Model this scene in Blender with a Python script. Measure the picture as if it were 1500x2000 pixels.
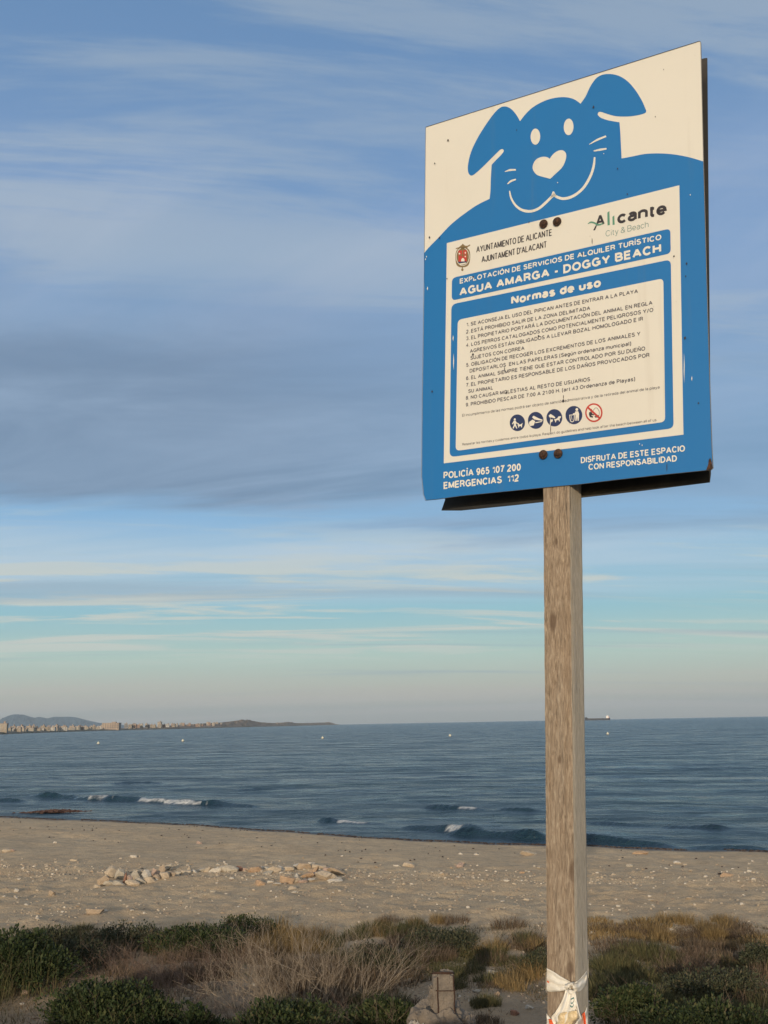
import bpy, math, random
import numpy as np
from mathutils import Vector, Matrix, noise as mnoise
from mathutils.geometry import tessellate_polygon
C = bpy.context
S = C.scene
for o in list(bpy.data.objects): bpy.data.objects.remove(o)
random.seed(7); rng = np.random.default_rng(7)
R = math.radians
# ------------------------------------------------------------------ camera
F = 2200.0; TH = math.atan(413*math.cos(.0188)/F); RO = math.atan(.0188)
EYE = Vector((0, 0, 4.0))
CM = Matrix.Rotation(math.pi/2+TH, 3, 'X') @ Matrix.Rotation(-RO, 3, 'Z')
cd = bpy.data.cameras.new('camera'); cam = bpy.data.objects.new('camera', cd); S.collection.objects.link(cam)
cam.location = EYE; cam.rotation_euler = CM.to_euler()
cd.sensor_fit = 'VERTICAL'; cd.sensor_height = 24; cd.lens = 24*F/2000
cd.clip_start = .05; cd.clip_end = 90000
S.camera = cam
S.render.resolution_x = 768; S.render.resolution_y = 1024
S.view_settings.view_transform = 'Standard'; S.view_settings.look = 'None'
S.view_settings.gamma = 1; S.view_settings.exposure = 0.0; S.view_settings.use_curve_mapping = False
# ------------------------------------------------------------------ sun
SUN_EL = R(8.0); SUN_AZ = R(-170.6)      # the sun stands low behind the photographer; azimuth from +Y, clockwise
sd = Vector((math.sin(SUN_AZ)*math.cos(SUN_EL), math.cos(SUN_AZ)*math.cos(SUN_EL), math.sin(SUN_EL)))
sl = bpy.data.lights.new('sun', 'SUN'); sl.energy = 3.0; sl.angle = R(.6); sl.color = (1, .83, .62)
so = bpy.data.objects.new('sun', sl); S.collection.objects.link(so); so.rotation_euler = sd.to_track_quat('Z', 'Y').to_euler()

# ------------------------------------------------------------------ node helpers
class NT:
    def __init__(s, tree): s.t = tree; s.n = tree.nodes; s.l = tree.links
    def new(s, typ, **kw):
        n = s.n.new(typ)
        for k, v in kw.items(): setattr(n, k, v)
        return n
    def put(s, sock, v):
        if isinstance(v, bpy.types.NodeSocket): s.l.new(v, sock)
        elif v is not None:
            if isinstance(v, (tuple, list)) and len(v) == 3 and sock.type == 'RGBA': v = (*v, 1)
            sock.default_value = v
    def math(s, op, a, b=None, c=None, clamp=False):
        n = s.new('ShaderNodeMath', operation=op, use_clamp=clamp)
        s.put(n.inputs[0], a)
        if b is not None: s.put(n.inputs[1], b)
        if c is not None: s.put(n.inputs[2], c)
        return n.outputs[0]
    def smooth(s, v, a, b, lo=0., hi=1.):
        n = s.new('ShaderNodeMapRange', interpolation_type='SMOOTHSTEP')
        s.put(n.inputs[0], v); n.inputs[1].default_value = a; n.inputs[2].default_value = b
        n.inputs[3].default_value = lo; n.inputs[4].default_value = hi
        return n.outputs[0]
    def mix(s, f, a, b, mode='MIX'):
        n = s.new('ShaderNodeMix', data_type='RGBA', blend_type=mode)
        s.put(n.inputs[0], f); s.put(n.inputs[6], a); s.put(n.inputs[7], b)
        return n.outputs[2]
    def noise(s, vec, scale, detail=4, rough=.55, dist=0.):
        n = s.new('ShaderNodeTexNoise')
        if vec is not None: s.l.new(vec, n.inputs['Vector'])
        n.inputs['Scale'].default_value = scale; n.inputs['Detail'].default_value = detail
        n.inputs['Roughness'].default_value = rough; n.inputs['Distortion'].default_value = dist
        return n.outputs['Fac']
    def mapping(s, vec, loc=(0, 0, 0), rot=(0, 0, 0), scale=(1, 1, 1)):
        if any(rot):      # turn first, stretch afterwards
            q = s.new('ShaderNodeMapping'); s.l.new(vec, q.inputs[0]); q.inputs[2].default_value = rot; vec = q.outputs[0]; rot = (0, 0, 0)
        n = s.new('ShaderNodeMapping'); s.l.new(vec, n.inputs[0])
        n.inputs[1].default_value = loc; n.inputs[2].default_value = rot; n.inputs[3].default_value = scale
        return n.outputs[0]
    def ramp(s, f, stops):
        n = s.new('ShaderNodeValToRGB'); s.put(n.inputs[0], f); e = n.color_ramp.elements
        while len(e) < len(stops): e.new(.5)
        for i, (p, c) in enumerate(stops):
            e[i].position = p; e[i].color = (*c, 1) if len(c) == 3 else c
        return n.outputs[0]
    def bump(s, h, strength=.5, dist=.01, normal=None):
        n = s.new('ShaderNodeBump'); s.put(n.inputs['Height'], h)
        n.inputs['Strength'].default_value = strength; n.inputs['Distance'].default_value = dist
        if normal is not None: s.l.new(normal, n.inputs['Normal'])
        return n.outputs[0]

def material(name, color=(.5, .5, .5), rough=.7, fn=None, **kw):
    m = bpy.data.materials.new(name); m.use_nodes = True
    t = NT(m.node_tree); b = m.node_tree.nodes['Principled BSDF']
    b.inputs['Base Color'].default_value = (*color, 1); b.inputs['Roughness'].default_value = rough
    for k, v in kw.items(): b.inputs[k.replace('_', ' ')].default_value = v
    if fn: fn(t, b)
    return m

# ------------------------------------------------------------------ world sky
w = bpy.data.worlds.new('World'); S.world = w; w.use_nodes = True
t = NT(w.node_tree); bg = w.node_tree.nodes['Background']
SKY_STRENGTH = .15
sky = t.new('ShaderNodeTexSky', sky_type='NISHITA'); sky.sun_disc = False
sky.sun_elevation = SUN_EL; sky.sun_rotation = SUN_AZ; sky.air_density = 1.0; sky.dust_density = 1.2; sky.ozone_density = 2.0
tc = t.new('ShaderNodeTexCoord'); dirv = tc.outputs['Generated']
sp = t.new('ShaderNodeSeparateXYZ'); t.l.new(dirv, sp.inputs[0]); dx, dy, dz = sp.outputs
zz = t.math('MAXIMUM', dz, 0.0)
den = t.math('ADD', zz, .10)
cb = t.new('ShaderNodeCombineXYZ'); t.l.new(t.math('DIVIDE', dx, den), cb.inputs[0]); t.l.new(t.math('DIVIDE', dy, den), cb.inputs[1])
pl = cb.outputs[0]
def sk(c, k=1.0): return tuple(v/SKY_STRENGTH*k for v in c)
# graded blue of a hazy evening, laid over the physical sky
grad = t.ramp(zz, [(0.0, (.42, .42, .40)), (.03, (.50, .515, .47)), (.06, (.44, .60, .56)), (.10, (.27, .53, .64)), (.17, (.24, .46, .72)),
                   (.27, (.25, .42, .66)), (.42, (.20, .34, .58)), (.6, (.14, .27, .49)), (1., (.12, .20, .34))])
gs = t.new('ShaderNodeVectorMath', operation='SCALE'); t.l.new(grad, gs.inputs[0]); gs.inputs[3].default_value = 1/SKY_STRENGTH
# towards the low sun behind the photographer the plain physical sky takes over
sv = t.new('ShaderNodeVectorMath', operation='DOT_PRODUCT'); t.l.new(dirv, sv.inputs[0]); sv.inputs[1].default_value = sd
base = t.mix(t.smooth(sv.outputs['Value'], -.25, .55, .85, 0.), sky.outputs[0], gs.outputs[0])
# high veil: soft, broad, diagonal
v1 = t.noise(t.mapping(pl, (3.1, .7, 0), (0, 0, R(-128)), (.45, 1.2, 1)), 1.3, 6, .55, .5)
v2 = t.noise(t.mapping(pl, (0, 5., 0), (0, 0, R(-134)), (.3, 1.7, 1)), 3.2, 7, .62, .5)
veil = t.math('MULTIPLY', t.smooth(v1, .36, .66), t.smooth(v2, .3, .7, .55, 1.))
veil = t.math('MULTIPLY', veil, t.math('MULTIPLY', t.smooth(zz, .2, .36), t.smooth(zz, .40, .53, 1., .0)))
col = t.mix(t.math('MULTIPLY', veil, .6), base, sk((.36, .46, .65)))
# pale veil just under the grey bank
e1 = t.noise(t.mapping(pl, (7.3, 1.1, 0), (0, 0, R(5)), (.22, 1.3, 1)), 1.1, 6, .58, .3)
tilt = t.math('ADD', zz, t.math('MULTIPLY', dx, .10))
ve = t.math('MULTIPLY', t.smooth(e1, .34, .6, .25, 1.), t.math('MULTIPLY', t.smooth(zz, .095, .125), t.smooth(zz, .15, .185, 1., 0.)))
col = t.mix(t.math('MULTIPLY', ve, .8), col, sk((.50, .62, .72)))
# grey stratus bank: ragged, sharpest along its lower edge
n1 = t.noise(t.mapping(pl, (1.3, 2.2, 0), (0, 0, R(8)), (.45, 1.25, 1)), 1.0, 7, .58, .35)
n1b = t.noise(t.mapping(pl, (.3, 7.2, 0), (0, 0, R(5)), (.3, 1.6, 1)), 2.4, 6, .6, .3)
zb = t.math('ADD', tilt, t.math('MULTIPLY', t.math('SUBTRACT', n1, .5), .15))
zb = t.math('ADD', zb, t.math('MULTIPLY', t.math('SUBTRACT', n1b, .5), .07))
bank = t.math('MULTIPLY', t.smooth(zb, .155, .20), t.smooth(zb, .24, .44, 1., 0.))
bank = t.math('MULTIPLY', bank, t.smooth(t.math('SUBTRACT', dx, t.math('MULTIPLY', n1, .3)), -.35, .2, 1., .55))
tx = t.noise(t.mapping(pl, (2.3, 3.2, 0), (0, 0, R(12)), (.5, 1.2, 1)), 1.7, 7, .58, .6)
bcol = t.mix(t.smooth(tx, .3, .72), sk((.175, .255, .375)), sk((.29, .39, .53)))
col = t.mix(t.math('MULTIPLY', bank, .85), col, bcol)
# pale streaks low over the sea
s1 = t.noise(t.mapping(pl, (.2, 1.2, 0), (0, 0, R(-7)), (.42, 1.9, 1)), 1.7, 9, .62, .5)
s2 = t.noise(t.mapping(pl, (4.2, .2, 0), (0, 0, R(-4)), (.2, .8, 1)), .9, 4, .5, .2)
st = t.math('MULTIPLY', t.smooth(s1, .47, .60), t.smooth(s2, .36, .52, .25, 1.))
st = t.math('MULTIPLY', st, t.math('MULTIPLY', t.smooth(zz, .045, .075), t.smooth(zz, .12, .16, 1., .35)))
st = t.math('MULTIPLY', st, t.smooth(bank, .1, .6, 1., 0.))
col = t.mix(t.math('MULTIPLY', st, .85), col, sk((.60, .63, .58)))
# dull streaks between them, and the warm murk on the horizon
s3 = t.noise(t.mapping(pl, (9.2, 3.2, 0), (0, 0, R(-3)), (.16, 1.3, 1)), .9, 6, .6, .4)
st3 = t.math('MULTIPLY', t.smooth(s3, .52, .66), t.math('MULTIPLY', t.smooth(zz, .015, .05), t.smooth(zz, .14, .19, 1., 0.)))
col = t.mix(t.math('MULTIPLY', st3, .5), col, sk((.27, .38, .48)))
s4 = t.noise(t.mapping(pl, (2.2, 8.2, 0), (0, 0, R(2)), (.12, 1., 1)), 1.2, 5, .6, .2)
st4 = t.math('MULTIPLY', t.smooth(s4, .48, .62), t.smooth(zz, .02, .055, 1., 0.))
col = t.mix(t.math('MULTIPLY', st4, .45), col, sk((.54, .50, .46)))
# thin even cloud sheet, unseen above the frame, added to warm the skylight
o1 = t.noise(t.mapping(pl, (5.2, 1.3, 0), (0, 0, R(30)), (.6, 1.2, 1)), 1.6, 5, .55, .3)
ov = t.math('MULTIPLY', t.smooth(zz, .63, .85), t.smooth(o1, .2, .7, .7, 1.))
col = t.mix(t.math('MULTIPLY', ov, .85), col, sk((.60, .55, .49)))
t.l.new(col, bg.inputs[0]); bg.inputs[1].default_value = SKY_STRENGTH

# ------------------------------------------------------------------ object helpers
def link(o): S.collection.objects.link(o); return o
def mesh_np(name, V, Fc, smooth=False):
    me = bpy.data.meshes.new(name); V = np.asarray(V, 'f4'); Fc = np.asarray(Fc, 'i4'); k = Fc.shape[1]
    me.vertices.add(len(V)); me.vertices.foreach_set('co', V.ravel())
    me.loops.add(Fc.size); me.loops.foreach_set('vertex_index', Fc.ravel())
    me.polygons.add(len(Fc)); me.polygons.foreach_set('loop_start', np.arange(0, Fc.size, k, dtype='i4'))
    me.update(calc_edges=True)
    if smooth: me.polygons.foreach_set('use_smooth', np.ones(len(Fc), bool))
    return me
def obj(name, me, mat=None, parent=None, label=None, cat=None, group=None, kind=None, loc=None):
    o = bpy.data.objects.new(name, me)
    if me is not None:
        me.name = name
        if mat is not None and not me.materials: me.materials.append(mat)
    if parent is not None: o.parent = parent
    if label: o['label'] = label
    if cat: o['category'] = cat
    if group: o['group'] = group
    if kind: o['kind'] = kind
    if loc is not None: o.location = loc
    return link(o)
class MB:
    def __init__(s): s.v = []; s.f = []
    def add(s, vs, fs):
        n = len(s.v); s.v += [tuple(v) for v in vs]; s.f += [tuple(i+n for i in f) for f in fs]
    def box(s, c, d, rz=0, top=1.0):
        x, y, z = c; a, b, h = d[0]/2, d[1]/2, d[2]/2
        P = []
        for k, q in ((-1, 1.), (1, top)):
            for i, j in ((-1, -1), (1, -1), (1, 1), (-1, 1)):
                X, Y = i*a*q, j*b*q
                P.append((x+X*math.cos(rz)-Y*math.sin(rz), y+X*math.sin(rz)+Y*math.cos(rz), z+k*h))
        s.add(P, [(0, 3, 2, 1), (4, 5, 6, 7), (0, 1, 5, 4), (1, 2, 6, 5), (2, 3, 7, 6), (3, 0, 4, 7)])
    def tube(s, pts, rad, n=6, cap=True):
        pts = [Vector(p) for p in pts]; rings = []
        for i, p in enumerate(pts):
            d = (pts[min(i+1, len(pts)-1)]-pts[max(i-1, 0)]).normalized()
            u = d.orthogonal().normalized(); v = d.cross(u)
            r = rad[i] if isinstance(rad, (list, tuple)) else rad
            rings.append([p+(u*math.cos(2*math.pi*k/n)+v*math.sin(2*math.pi*k/n))*r for k in range(n)])
        vs = [q for r_ in rings for q in r_]; fs = []
        for i in range(len(pts)-1):
            for k in range(n): fs.append((i*n+k, i*n+(k+1) % n, (i+1)*n+(k+1) % n, (i+1)*n+k))
        if cap: fs += [tuple(range(n))[::-1], tuple((len(pts)-1)*n+k for k in range(n))]
        s.add(vs, fs)
    def mesh(s, name, smooth=False):
        me = bpy.data.meshes.new(name); me.from_pydata(s.v, [], s.f); me.update()
        if smooth: me.polygons.foreach_set('use_smooth', np.ones(len(me.polygons), bool))
        return me

def ray(px, py): return (CM @ Vector(((px-750)/F, (1000-py)/F, -1))).normalized()
def on_z(px, py, z=0.):
    d = ray(px, py); k = (z-EYE.z)/d.z; return EYE+d*k
def at_dist(px, py, D):
    d = ray(px, py); k = D/math.hypot(d.x, d.y); return EYE+d*k
# ------------------------------------------------------------------ terrain function
SH = [on_z(x, y) for x, y in ((-150, 1589), (0, 1595), (200, 1602), (400, 1612), (600, 1626), (800, 1640), (1000, 1647), (1140, 1651), (1300, 1657), (1500, 1662), (1700, 1668))]
SHX = np.array([p.x for p in SH]); SHY = np.array([p.y for p in SH])
sl0 = (SHY[1]-SHY[0])/(SHX[1]-SHX[0]); sl1 = (SHY[-1]-SHY[-2])/(SHX[-1]-SHX[-2])
def shore_y(x):
    x = np.asarray(x, float)
    y = np.interp(x, SHX, SHY)
    y = np.where(x < SHX[0], SHY[0]+sl0*(x-SHX[0])*.9, y); y = np.where(x > SHX[-1], SHY[-1]+sl1*(x-SHX[-1])*.5, y)
    return np.clip(y+.12*np.sin(x*1.3)+.08*np.sin(x*3.1+1), 12, 1200)
def inland(x, y): return (shore_y(x)-y)*.86
def sstep(v, a, b):
    q = np.clip((v-a)/(b-a), 0, 1); return q*q*(3-2*q)
def vnoise(x, y, s, seed=0):     # cheap smooth value noise, vectorised
    x = np.asarray(x, float)*s+seed*17.3; y = np.asarray(y, float)*s+seed*7.7
    xi = np.floor(x).astype(np.int64); yi = np.floor(y).astype(np.int64); fx = x-xi; fy = y-yi
    fx = fx*fx*(3-2*fx); fy = fy*fy*(3-2*fy)
    def h(i, j):
        n = (i*374761393+j*668265263+seed*974711) & 0x7fffffff
        n = ((n ^ (n >> 13))*1274126177) & 0x7fffffff
        return ((n ^ (n >> 16)) & 0xffff)/65535.
    return (h(xi, yi)*(1-fx)+h(xi+1, yi)*fx)*(1-fy)+(h(xi, yi+1)*(1-fx)+h(xi+1, yi+1)*fx)*fy
def G(x, y):
    x = np.asarray(x, float); y = np.asarray(y, float)
    s = inland(x, y)
    z = np.interp(s, [-60, -4, 0, 1, 4, 9, 14, 25, 60], [-3.5, -.3, -.01, .05, .22, .48, .66, .86, 1.1])
    z = z + 1.35*sstep(-y, -9.5, -3.0)                      # the bank the path runs on
    shade_ridge = 2.05+.35*(vnoise(x, y*.2, .22, 3)-.5)+.15*(vnoise(x, y*.3, .8, 4)-.5)  # unseen rise behind the camera, shaped to shade the foreground
    z = z + shade_ridge*sstep(-y, 3, 12)
    w_ = sstep(s, .6, 3)
    z = z + w_*(.16*(vnoise(x, y, .35, 1)-.5)+.08*(vnoise(x, y, 1.3, 2)-.5)+(.02+.05*sstep(-y, -32, -24))*(vnoise(x, y, 3.1, 5)-.5)+(.01+.035*sstep(-y, -32, -24))*(vnoise(x, y, 5.2, 6)-.5))
    return z
def gz(x, y): return float(G(x, y))
def ground_at(px, py):
    d = ray(px, py); lo = 6.
    k = lo
    while k < 400:
        p = EYE+d*k
        if p.z <= gz(p.x, p.y): break
        k *= 1.004
    a, b = k/1.004, k
    for _ in range(20):
        m = (a+b)/2; p = EYE+d*m
        if p.z <= gz(p.x, p.y): b = m
        else: a = m
    p = EYE+d*b; return Vector((p.x, p.y, gz(p.x, p.y)))

# ------------------------------------------------------------------ ground sheet
def lines(lo, hi, fine_lo, fine_hi, step, grow=1.12):
    v = list(np.arange(fine_lo, fine_hi, step)); s = step; q = fine_hi
    while q < hi: v.append(q); s *= grow; q += s
    v.append(hi); s = step; q = fine_lo-step; pre = []
    while q > lo: pre.append(q); s *= grow; q -= s
    pre.append(lo); return np.array(pre[::-1]+v)
gx = lines(-900, 700, -22, 18, .1); gy = lines(-300, 1300, 7.5, 44, .11)
X, Y = np.meshgrid(gx, gy); Zg = G(X, Y)
nx, ny = len(gx), len(gy)
V = np.stack([X.ravel(), Y.ravel(), Zg.ravel()], 1)
i = np.arange((nx-1)*(ny-1)); r_, c_ = i//(nx-1), i % (nx-1); a = r_*nx+c_
Fq = np.stack([a, a+1, a+nx+1, a+nx], 1)
def sand_fn(t, b):
    geo = t.new('ShaderNodeNewGeometry'); P = geo.outputs['Position']
    n1 = t.noise(P, .35, 5, .6); n2 = t.noise(P, 2.6, 6, .65); n3 = t.noise(P, 14, 5, .7); n4 = t.noise(P, 90, 3, .6)
    c = t.mix(t.smooth(n1, .35, .65), (.66, .49, .30), (.74, .56, .35))
    c = t.mix(t.smooth(n2, .42, .66, 0, .75), c, (.47, .355, .23))
    n5 = t.noise(P, 6.5, 5, .7, .4); c = t.mix(t.smooth(n5, .50, .68, 0, .5), c, (.41, .31, .205))
    c = t.mix(t.smooth(n3, .58, .74, 0, .55), c, (.66, .54, .37))
    c = t.mix(t.smooth(n4, .56, .7, 0, .4), c, (.25, .19, .14))
    at = t.new('ShaderNodeAttribute', attribute_name='soil')
    wet = t.new('ShaderNodeAttribute', attribute_name='wet')
    soil = t.mix(t.smooth(n2, .3, .65), (.20, .145, .095), (.38, .285, .19))
    c = t.mix(t.math('MULTIPLY', at.outputs['Fac'], t.smooth(n3, .2, .6, .55, 1.)), c, soil)
    c = t.mix(wet.outputs['Fac'], c, (.075, .058, .042))
    t.l.new(c, b.inputs['Base Color'])
    h = t.math('ADD', t.math('MULTIPLY', n3, .6), t.math('MULTIPLY', n4, .25))
    h = t.math('ADD', t.math('ADD', h, n2), t.math('MULTIPLY', n5, .8))
    t.l.new(t.bump(h, 1., .08), b.inputs['Normal'])
    t.l.new(t.smooth(wet.outputs['Fac'], 0, 1, .92, .45), b.inputs['Roughness'])
M_sand = material('coarse_sand', rough=.9, fn=sand_fn)
gme = mesh_np('ground', V, Fq, True)
sI = inland(V[:, 0], V[:, 1])
soil = sstep(-V[:, 1], -18.5, -15.5)*(.55+.45*vnoise(V[:, 0], V[:, 1], .9, 8)) + .35*sstep(vnoise(V[:, 0], V[:, 1], .5, 9), .6, .9)*sstep(-V[:, 1], -24, -19)
edge = .5+.9*vnoise(V[:, 0], V[:, 1], .7, 11)
wet = 1-sstep(sI, edge*.5, edge*1.3)
for nm, arr in (('soil', np.clip(soil, 0, 1)), ('wet', wet)):
    at_ = gme.attributes.new(nm, 'FLOAT', 'POINT'); at_.data.foreach_set('value', arr.astype('f4'))
obj('ground', gme, M_sand, kind='structure')

# ------------------------------------------------------------------ sea
rows = [26.]
while rows[-1] < 110: rows.append(rows[-1]+.13+.0035*(rows[-1]-26))
while rows[-1] < 27000: rows.append(rows[-1]*1.02)
rows = np.array(rows)
ang = np.concatenate([np.linspace(-64, -23, 70)[:-1], np.linspace(-23, 23, 620), np.linspace(23, 64, 70)[1:]])
A_, D_ = np.meshgrid(np.radians(ang), rows)
SX = (D_*np.tan(A_)).ravel(); SY = D_.ravel()
sz = np.zeros_like(SX)
fade = lambda L: np.clip(1.4-SY/(L*60), 0, 1)
ca = []
for k in range(16):
    L = [9, 6.5, 5, 4, 3.2, 2.6, 2.1, 1.7, 1.4, 7.5, 3.7, 2.3, 1.9, 1.5, 5.5, 2.9][k]; a0 = math.radians(-90+random.uniform(-32, 42)-18)
    am = .0048*L**.5*random.uniform(.7, 1.2); ph = random.uniform(0, 6.28)
    q = 2*np.pi/L*(SX*math.cos(a0)+SY*math.sin(a0))+ph+1.6*vnoise(SX, SY, .11, 20+k)
    sz += am*fade(L)*(2*(.5+.5*np.sin(q))**1.7-.8)
sz *= .55+.9*vnoise(SX, SY, .09, 40)
sI = -inland(SX, SY)
sz *= .25+.75*sstep(sI, 0, 3.5)
foam = np.zeros_like(SX)
# breaking crests: (x0,y0,x1,y1 in the picture on the water plane, height, foam span start, foam span end, foam amount)
for (x0, y0, x1, y1, hh, f0, f1, fa) in (
        (610, 1602, 760, 1613, .26, .3, .78, 1.), (780, 1614, 945, 1634, .30, .50, .82, 1.), (860, 1631, 1090, 1642, .36, 0, 0, 0),
        (1080, 1640, 1340, 1652, .30, 0, 0, 0), (1330, 1652, 1520, 1659, .12, 0, 0, 0),
        (820, 1578, 965, 1583, .26, .5, .92, .85), (960, 1583, 1060, 1587, .15, 0, 0, 0), (1280, 1614, 1440, 1619, .17, 0, 0, 0), (1120, 1605, 1290, 1612, .14, 0, 0, 0),
        (30, 1555, 450, 1575, .20, 0, 0, 0), (50, 1557, 190, 1561, .14, .3, .9, .35), (150, 1561, 300, 1567, .16, .05, .6, .6), (240, 1564, 420, 1575, .14, .1, .95, .95),
        (380, 1572, 520, 1576, .14, .1, .35, .3), (-60, 1563, 50, 1566, .18, 0, 0, 0), (420, 1545, 620, 1540, .12, 0, 0, 0), (200, 1532, 330, 1530, .14, 0, 0, 0)):
    p0 = on_z(x0, y0); p1 = on_z(x1, y1); dv = p1-p0; Ln = math.hypot(dv.x, dv.y); ux, uy = dv.x/Ln, dv.y/Ln
    al = ((SX-p0.x)*ux+(SY-p0.y)*uy)/Ln; ac = -(SX-p0.x)*uy+(SY-p0.y)*ux + .35*(vnoise(SX, SY, .35, 50)-.5)
    win = sstep(al, -.02, .25)*(1-sstep(al, .72, 1.03))
    ac = ac + .5*(vnoise(SX, SY, 1.1, 56)-.5); wd = np.where(ac < 0, .22, .8)
    sz += hh*.72*win*np.exp(-(ac/wd)**2)*(.35+1.2*vnoise(SX, SY, .7, 51))
    if fa:
        fw = sstep(al, f0, f0+.12)*(1-sstep(al, f1-.14, f1))
        ns = vnoise(SX*1.6, SY*.8, 1.6, 52)*.5+vnoise(SX*1.5, SY*.8, 5., 53)*.5
        across = np.exp(-((ac+.05)/(.16+.25*vnoise(SX, SY, .9, 57)))**2)
        foam = np.maximum(foam, np.clip((fw*across*1.12*fa-ns*1.05)*3., 0, 1))
# thin foamy lacing just off the sand
ns = vnoise(SX, SY, 1.3, 60); lace = np.exp(-((sI-.5-.5*vnoise(SX, SY, .4, 61))/.10)**2)
foam = np.maximum(foam, np.clip((lace*.7-ns)*2, 0, .35)*sstep(-SX, -2, 2))
V = np.stack([SX, SY, sz], 1); nc, nr = len(ang), len(rows)
i = np.arange((nc-1)*(nr-1)); a = (i//(nc-1))*nc+i % (nc-1)
sme = mesh_np('sea', V, np.stack([a, a+1, a+nc+1, a+nc], 1), True)
at_ = sme.attributes.new('foam', 'FLOAT', 'POINT'); at_.data.foreach_set('value', foam.astype('f4'))
def sea_fn(t, b):
    geo = t.new('ShaderNodeNewGeometry'); P = geo.outputs['Position']
    Pm = t.mapping(P, rot=(0, 0, R(14)), scale=(.8, 1.1, 1))
    n1 = t.noise(Pm, 2.2, 5, .6, .3); n2 = t.noise(Pm, .33, 5, .55, .4); n3 = t.noise(Pm, .045, 4, .55, .3)
    n0 = t.noise(Pm, 7.5, 4, .6, .2)
    wh = t.math('ADD', t.math('ADD', t.math('MULTIPLY', n1, .15), t.math('MULTIPLY', n0, .045)), t.math('ADD', t.math('MULTIPLY', n2, .34), t.math('MULTIPLY', n3, 3.0)))
    bn = t.bump(wh, 1., 1.9)
    t.l.new(bn, b.inputs['Normal'])
    fo = t.new('ShaderNodeAttribute', attribute_name='foam')
    n4 = t.noise(P, 9, 4, .6)
    ff = t.math('MULTIPLY', fo.outputs['Fac'], t.smooth(n4, .25, .6, .5, 1.))
    big = t.noise(t.mapping(P, scale=(.35, 1, 1)), .012, 4, .6)
    c = t.mix(t.smooth(big, .35, .65), (.010, .036, .056), (.022, .062, .086))
    c = t.mix(ff, c, (.72, .72, .70))
    t.l.new(c, b.inputs['Base Color'])
    rip = t.noise(t.mapping(P, rot=(0, 0, R(14)), scale=(.5, 1.2, 1)), .2, 7, .66, 1.0)
    rip2 = t.noise(t.mapping(P, rot=(0, 0, R(14)), scale=(.6, 1.2, 1)), 1.1, 6, .66, .8)
    ro_ = t.math('ADD', t.smooth(rip, .35, .65, .10, .34), t.smooth(rip2, .35, .65, -.04, .10))
    t.l.new(t.math('ADD', t.math('MULTIPLY', ff, .5), ro_), b.inputs['Roughness'])
M_sea = material('sea_water', rough=.16, fn=sea_fn, IOR=1.33)
obj('sea', sme, M_sea, kind='structure')

# ------------------------------------------------------------------ far coast
# coast edge: (picture x, distance)
COAST = [(-500, 700), (-200, 950), (0, 1250), (100, 1700), (200, 2300), (330, 2700), (400, 3300), (480, 4200), (560, 5600), (655, 8000)]
def coast_d(px): return float(np.interp(px, [c[0] for c in COAST], [c[1] for c in COAST]))
def far_pt(px, D, z):
    d = ray(px, 1420); k = D/d.y; return Vector((d.x*k, D, z))
def px_m(D): return D/F
def ridge_mesh(name, prof, dist, depth, bumps, seed, foot=-1., nu=260, nv=26):
    xs = np.linspace(prof[0][0], prof[-1][0], nu); hp = np.interp(xs, [p[0] for p in prof], [p[1] for p in prof])
    V = []
    for iu, px in enumerate(xs):
        D = dist(px) if callable(dist) else dist
        hor = 1413.2-.0188*(px-750)
        H = max(0., (hor-hp[iu])*px_m(D+depth*.5))+.0
        for iv in range(nv):
            q = iv/(nv-1); env = math.sin(math.pi*q)**.8
            y = D+depth*q
            k = .62+.38*float(vnoise(px*.05+3, q*6, 1.0, seed))
            if abs(q-.5) < .03: k = 1
            p = far_pt(px, D, 0)
            x = p.x*(1+depth*q/D)
            z = foot+(H*EYEK(H)+4*0-foot)*env*k*(1+bumps*(float(vnoise(px*.35, q*18, 1.0, seed+1))-.5)*(0 if abs(q-.5) < .03 else 1))
            V.append((x, y, z))
    Fq = [(a*nv+b, (a+1)*nv+b, (a+1)*nv+b+1, a*nv+b+1) for a in range(nu-1) for b in range(nv-1)]
    return mesh_np(name, V, Fq, True)
def EYEK(H): return 1.0
def hill_mat(name, c1, c2, c3, s):
    def fn(t, b):
        geo = t.new('ShaderNodeNewGeometry'); P = geo.outputs['Position']
        n = t.noise(P, s, 6, .65); n2 = t.noise(P, s*5, 4, .6)
        c = t.mix(t.smooth(n, .4, .6), c1, c2); c = t.mix(t.smooth(n2, .55, .7), c, c3)
        t.l.new(c, b.inputs['Base Color'])
    return material(name, rough=.95, fn=fn)
M_mtn = hill_mat('haze_blue_mountain', (.02, .06, .105), (.03, .075, .12), (.03, .075, .115), .0012)  # the blue of distant haze is put into the colour
M_head = hill_mat('dry_headland', (.24, .18, .13), (.34, .26, .195), (.12, .11, .07), .012)
mprof = [(-700, 1424), (-500, 1410), (-300, 1406), (-160, 1412), (-60, 1413), (0, 1406), (14, 1399), (26, 1396), (45, 1396.5), (60, 1401), (67, 1402.5), (76, 1400.5), (92, 1403.5), (105, 1400.5), (140, 1400.5), (152, 1402.5), (168, 1406.5), (188, 1411), (210, 1414), (260, 1417), (300, 1423)]
mprof = [(x, y+.0) for x, y in mprof]
obj('mountain', ridge_mesh('mountain', mprof, 21000, 3000, .5, 3, nu=420), M_mtn, kind='structure')
hprof = [(-500, 1424), (-200, 1422), (0, 1425.), (120, 1423), (200, 1421), (300, 1417.), (350, 1413.5), (395, 1411), (430, 1409.5), (450, 1407.5), (465, 1405.5), (478, 1405), (492, 1406.5), (510, 1409.5), (530, 1411.), (545, 1410.6), (560, 1409.6), (575, 1411.2), (600, 1411.4), (620, 1410.6), (645, 1410.2), (652, 1412), (664, 1416.5)]
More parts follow.
